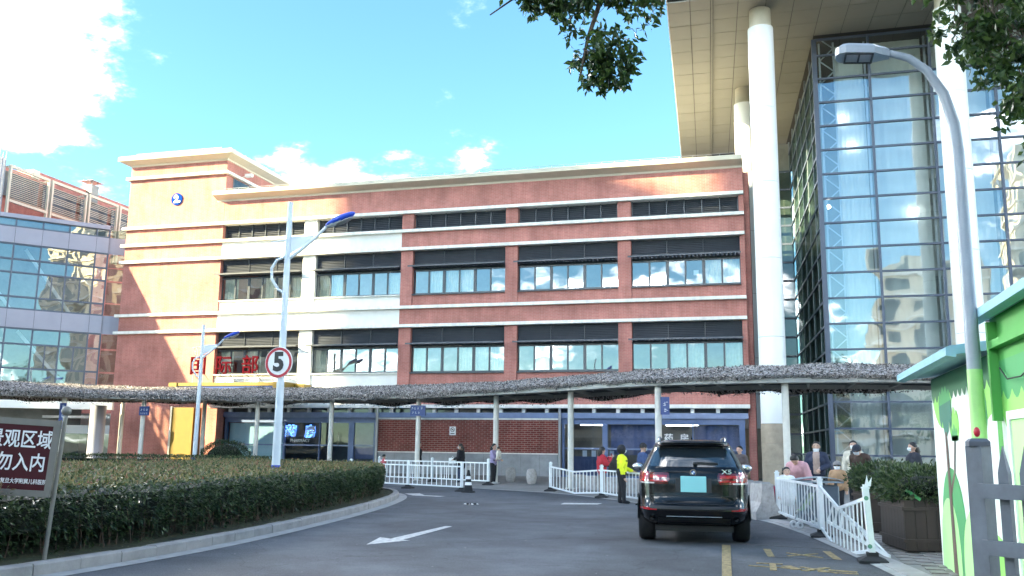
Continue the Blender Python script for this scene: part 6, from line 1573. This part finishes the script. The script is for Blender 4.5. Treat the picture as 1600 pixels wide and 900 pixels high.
    if mask:
        mb = MB(); low = mask == 'chin'
        def mp(u, v):
            th = math.pi*.5+(u-.5)*2.2; zz = -.052+.052*v-(.03 if low else 0); rr = .058-.012*(1-v)*(1 if not low else 1.3); w = Vector((math.cos(th)*rr, .012+math.sin(th)*rr*1.02+.008*math.sin(math.pi*v), zz)); q = hc*H + HR @ (w*S); return (q.x,q.y,q.z)
        mb.grid(mp, 10, 5); hmesh('face_mask', mb, (.72,.76,.8), .8)
    else:
        mb = MB(); mb.ell(tuple(hd_((0,.05,-.034))*H), .016*S,.006*S,.004*S,8,5); hmesh('mouth', mb, (.4,.16,.14), .5)
    return P
BLK = (.014,.014,.018)
up_l = lambda: None
g1 = person('traffic guard in yellow and black jacket with black hood beside the car', -4.2, 27.6, -72, 1.68, BLK, BLK, hood=BLK, mask=True, bulk=1.12, legs=.03, hands=[((-.15,.02,.63),(-.13,.2,.56)),((.155,-.03,.62),(.17,.02,.46))], shoe=BLK,
   stripes=((.75,.8,.02), lambda c: (c.z > .62 and (abs(c.x) > .1 or c.z > .745)) or (abs(c.x) > .11 and c.z > .5) or (.6 < c.z < .78 and c.y < -.02 and abs(c.x) > .04) or (.54 < c.z < .72 and c.y > .035)))
mb = MB(); mb.box(-.155,.155,-.02,.125,1.3,1.345); mat('reflective', (.6,.66,.66), .35)
o = person('figure in dark cap and mask standing just behind the traffic guard', -3.75, 29.0, -60, 1.72, (.03,.06,.16), BLK, hat=BLK, mask=True, bulk=1.1)
o = person('woman in red padded jacket holding a phone to her face', -5.3, 30.5, -60, 1.62, (.42,.02,.035), (.22,.17,.13), bulk=1.22, long_hair=True, hands=[((-.14,.06,.66),(-.03,.17,.78)),((.14,.06,.66),(.04,.18,.77))], shoe=(.6,.6,.6), head_turn=(20,0))
ph = thing('phone', 'dark phone in a pink case held by the woman in red', 'phone', (-5.3,30.5,gz(-5.3,30.5)), R(-60)); mb = MB(); mb.bbox(-.04,.04,.34,.352,1.28,1.42,.005); part('case', mb, cmat((.5,.06,.12)), ph); mb = MB(); mb.box(-.034,.034,.335,.3395,1.29,1.41); part('screen', mb, 'black', ph)
bgp = thing('black_handbag', 'small black handbag hanging in front of the woman in red', 'bag', (-5.16,30.42,1.0)); mb = MB(); mb.bbox(-.14,.14,-.06,.06,0,.2,.02); part('bag_body', mb, 'black', bgp); mb = MB(); mb.tube([(-.1,0,.2),(-.05,0,.32),(.05,0,.32),(.1,0,.2)], .012, 6); part('handle', mb, 'black', bgp)
o = person('woman in long black coat with fur hood and mask facing left', -12.7, 37.9, 80, 1.63, BLK, (.04,.05,.1), coat=.08, bulk=1.1, mask=True, long_hair=True, hands=[((-.15,0,.64),(-.12,.12,.6)),((.15,0,.62),(.15,.06,.52))])
mb = MB(); mat('fur', (.16,.11,.08), .95, var=.3, vscale=30, bump=.8, bscale=60)
fh_ = MB(); fh_.tube([(-.11,.02,1.36),(-.1,-.07,1.39),(0,-.11,1.4),(.1,-.07,1.39),(.11,.02,1.36)], .045, 8); part('fur_collar', fh_, 'fur', o)
tb = thing('paper_bag', 'white paper bag held by the woman in the black coat', 'bag', (-13.05,37.85,.98)); mb = MB(); mb.bbox(-.16,.16,-.05,.05,-.1,.14,.01); part('bag_body', mb, 'paper', tb); mb = MB(); mb.tube([(-.06,0,.14),(0,0,.22),(.06,0,.14)], .008, 5); part('handle', mb, 'paper', tb)
o = person('figure in black coat half hidden by the walkway post', -15.62, 40.4, -70, 1.66, BLK, BLK, coat=.1, bulk=1.1, long_hair=True)
o = person('small child in pink and red at the left end of the barriers', -17.0, 39.6, -60, 1.12, (.45,.1,.12), (.1,.1,.14), child=True, bulk=1.2, mask=True)
o = person('woman in lavender top and black trousers carrying a child', -11.0, 37.1, -100, 1.63, (.32,.26,.42), BLK, long_hair=True, hands=[((-.14,.07,.66),(.02,.17,.66)),((.14,.07,.64),(-.02,.17,.6))], shoe=(.5,.5,.5))
o = person('toddler in cream jacket held in the arms of the woman in lavender', -10.75, 37.02, 80, .92, (.66,.6,.52), (.05,.05,.08), child=True, bulk=1.3, sit=True, hair=(.05,.03,.02), z=.86)
o = person('woman in pink puffer coat bending over the grey bin', .78, 23.7, 160, 1.6, (.55,.3,.32), BLK, bulk=1.38, coat=.05, lean=42, hands=[((-.17,.1,.64),(-.09,.2,.52)),((.17,.1,.64),(.09,.2,.52))], head_turn=(0,20), long_hair=False)
o = person('man in navy jacket and beige jumper with mask under his chin', 1.27, 26.0, 172, 1.68, (.02,.028,.06), BLK, bulk=1.2, mask='chin', inner=(.4,.29,.24), hands=[((-.17,-.02,.64),(-.06,.12,.57)),((.17,-.02,.64),(.12,.12,.56))])
o = person('child in tan coat and grey fur hat with mask', 1.64, 24.0, 170, 1.2, (.36,.22,.12), BLK, child=True, bulk=1.35, mask=True, hat=(.2,.19,.19))
o = person('man in cream jacket and white mask behind the planters', 2.3, 27.2, 175, 1.68, (.6,.55,.45), BLK, bulk=1.12, mask=True, inner=(.03,.03,.03))
o = person('stooping figure in brown jacket and dark cap behind the planters', 2.4, 25.6, 150, 1.66, (.05,.028,.02), BLK, bulk=1.3, lean=30, hat=(.02,.025,.04), hat_brim=True, mask=True)
o = person('woman in dark puffer jacket and mask in profile behind the near planter', 3.42, 24.2, 105, 1.62, (.015,.018,.03), BLK, bulk=1.3, mask=True, long_hair=True)
o = person('girl in white padded coat standing behind the right barrier', .42, 22.75, 190, 1.15, (.66,.68,.7), (.62,.62,.64), child=True, bulk=1.35, coat=.12, shoe=(.6,.6,.6))
mb = MB(); mb.tube([(.0,-.09,1.08),(.03,-.17,1.12),(.06,-.2,1.0)], [.03,.04,.015], 8); part('ponytail', mb, cmat(HAIR,.5), o)
o = person('dark haired person mostly hidden behind the right side of the black car', -.8, 29.2, 150, 1.55, (.08,.06,.06), BLK, bulk=1.1)
rk = thing('red_backpack', 'crimson backpack on the ground by the concrete block', 'backpack', (.12,23.6,gz(.1,23.6))); mb = MB(); mb.ell((0,0,.42),.16,.13,.28,14,10); part('pack', mb, cmat((.3,.015,.06)), rk); mb = MB(); mb.ell((0,-.1,.33),.12,.06,.15,12,8); part('pocket', mb, cmat((.2,.012,.05)), rk)
# scooter wheels and blue crate-like stroller behind the barriers
sc_ = thing('stroller', 'small folded stroller with white wheels by the barrier foot', 'stroller', (.62,20.3,gz(.6,20.3)), R(-60))
for (x,y) in ((-.12,-.1),(.12,-.1),(-.12,.35),(.12,.35)):
    mb = MB(); mb.tube([(x-.02,y,.075),(x+.02,y,.075)], .075, 16); w_ = part('wheel', mb, 'white', sc_); mb = MB(); mb.tube([(x-.024,y,.075),(x+.024,y,.075)], .03, 10); part('hub', mb, 'metal_grey', w_)
mb = MB(); mb.tube([(-.12,-.1,.08),(-.12,.1,.5),(-.14,.4,.95)], .014, 6); mb.tube([(.12,-.1,.08),(.12,.1,.5),(.14,.4,.95)], .014, 6); mb.tube([(-.14,.4,.95),(.14,.4,.95)], .016, 6); mb.tube([(-.12,.35,.08),(-.12,.1,.5)], .012, 6); mb.tube([(.12,.35,.08),(.12,.1,.5)], .012, 6); part('frame', mb, 'metal_grey', sc_)
mb = MB(); mb.grid(lambda u,v: (-.12+.24*u, -.05+.35*v, .36+.35*v**2), 6, 8); part('seat', mb, cmat((.15,.22,.12)), sc_)
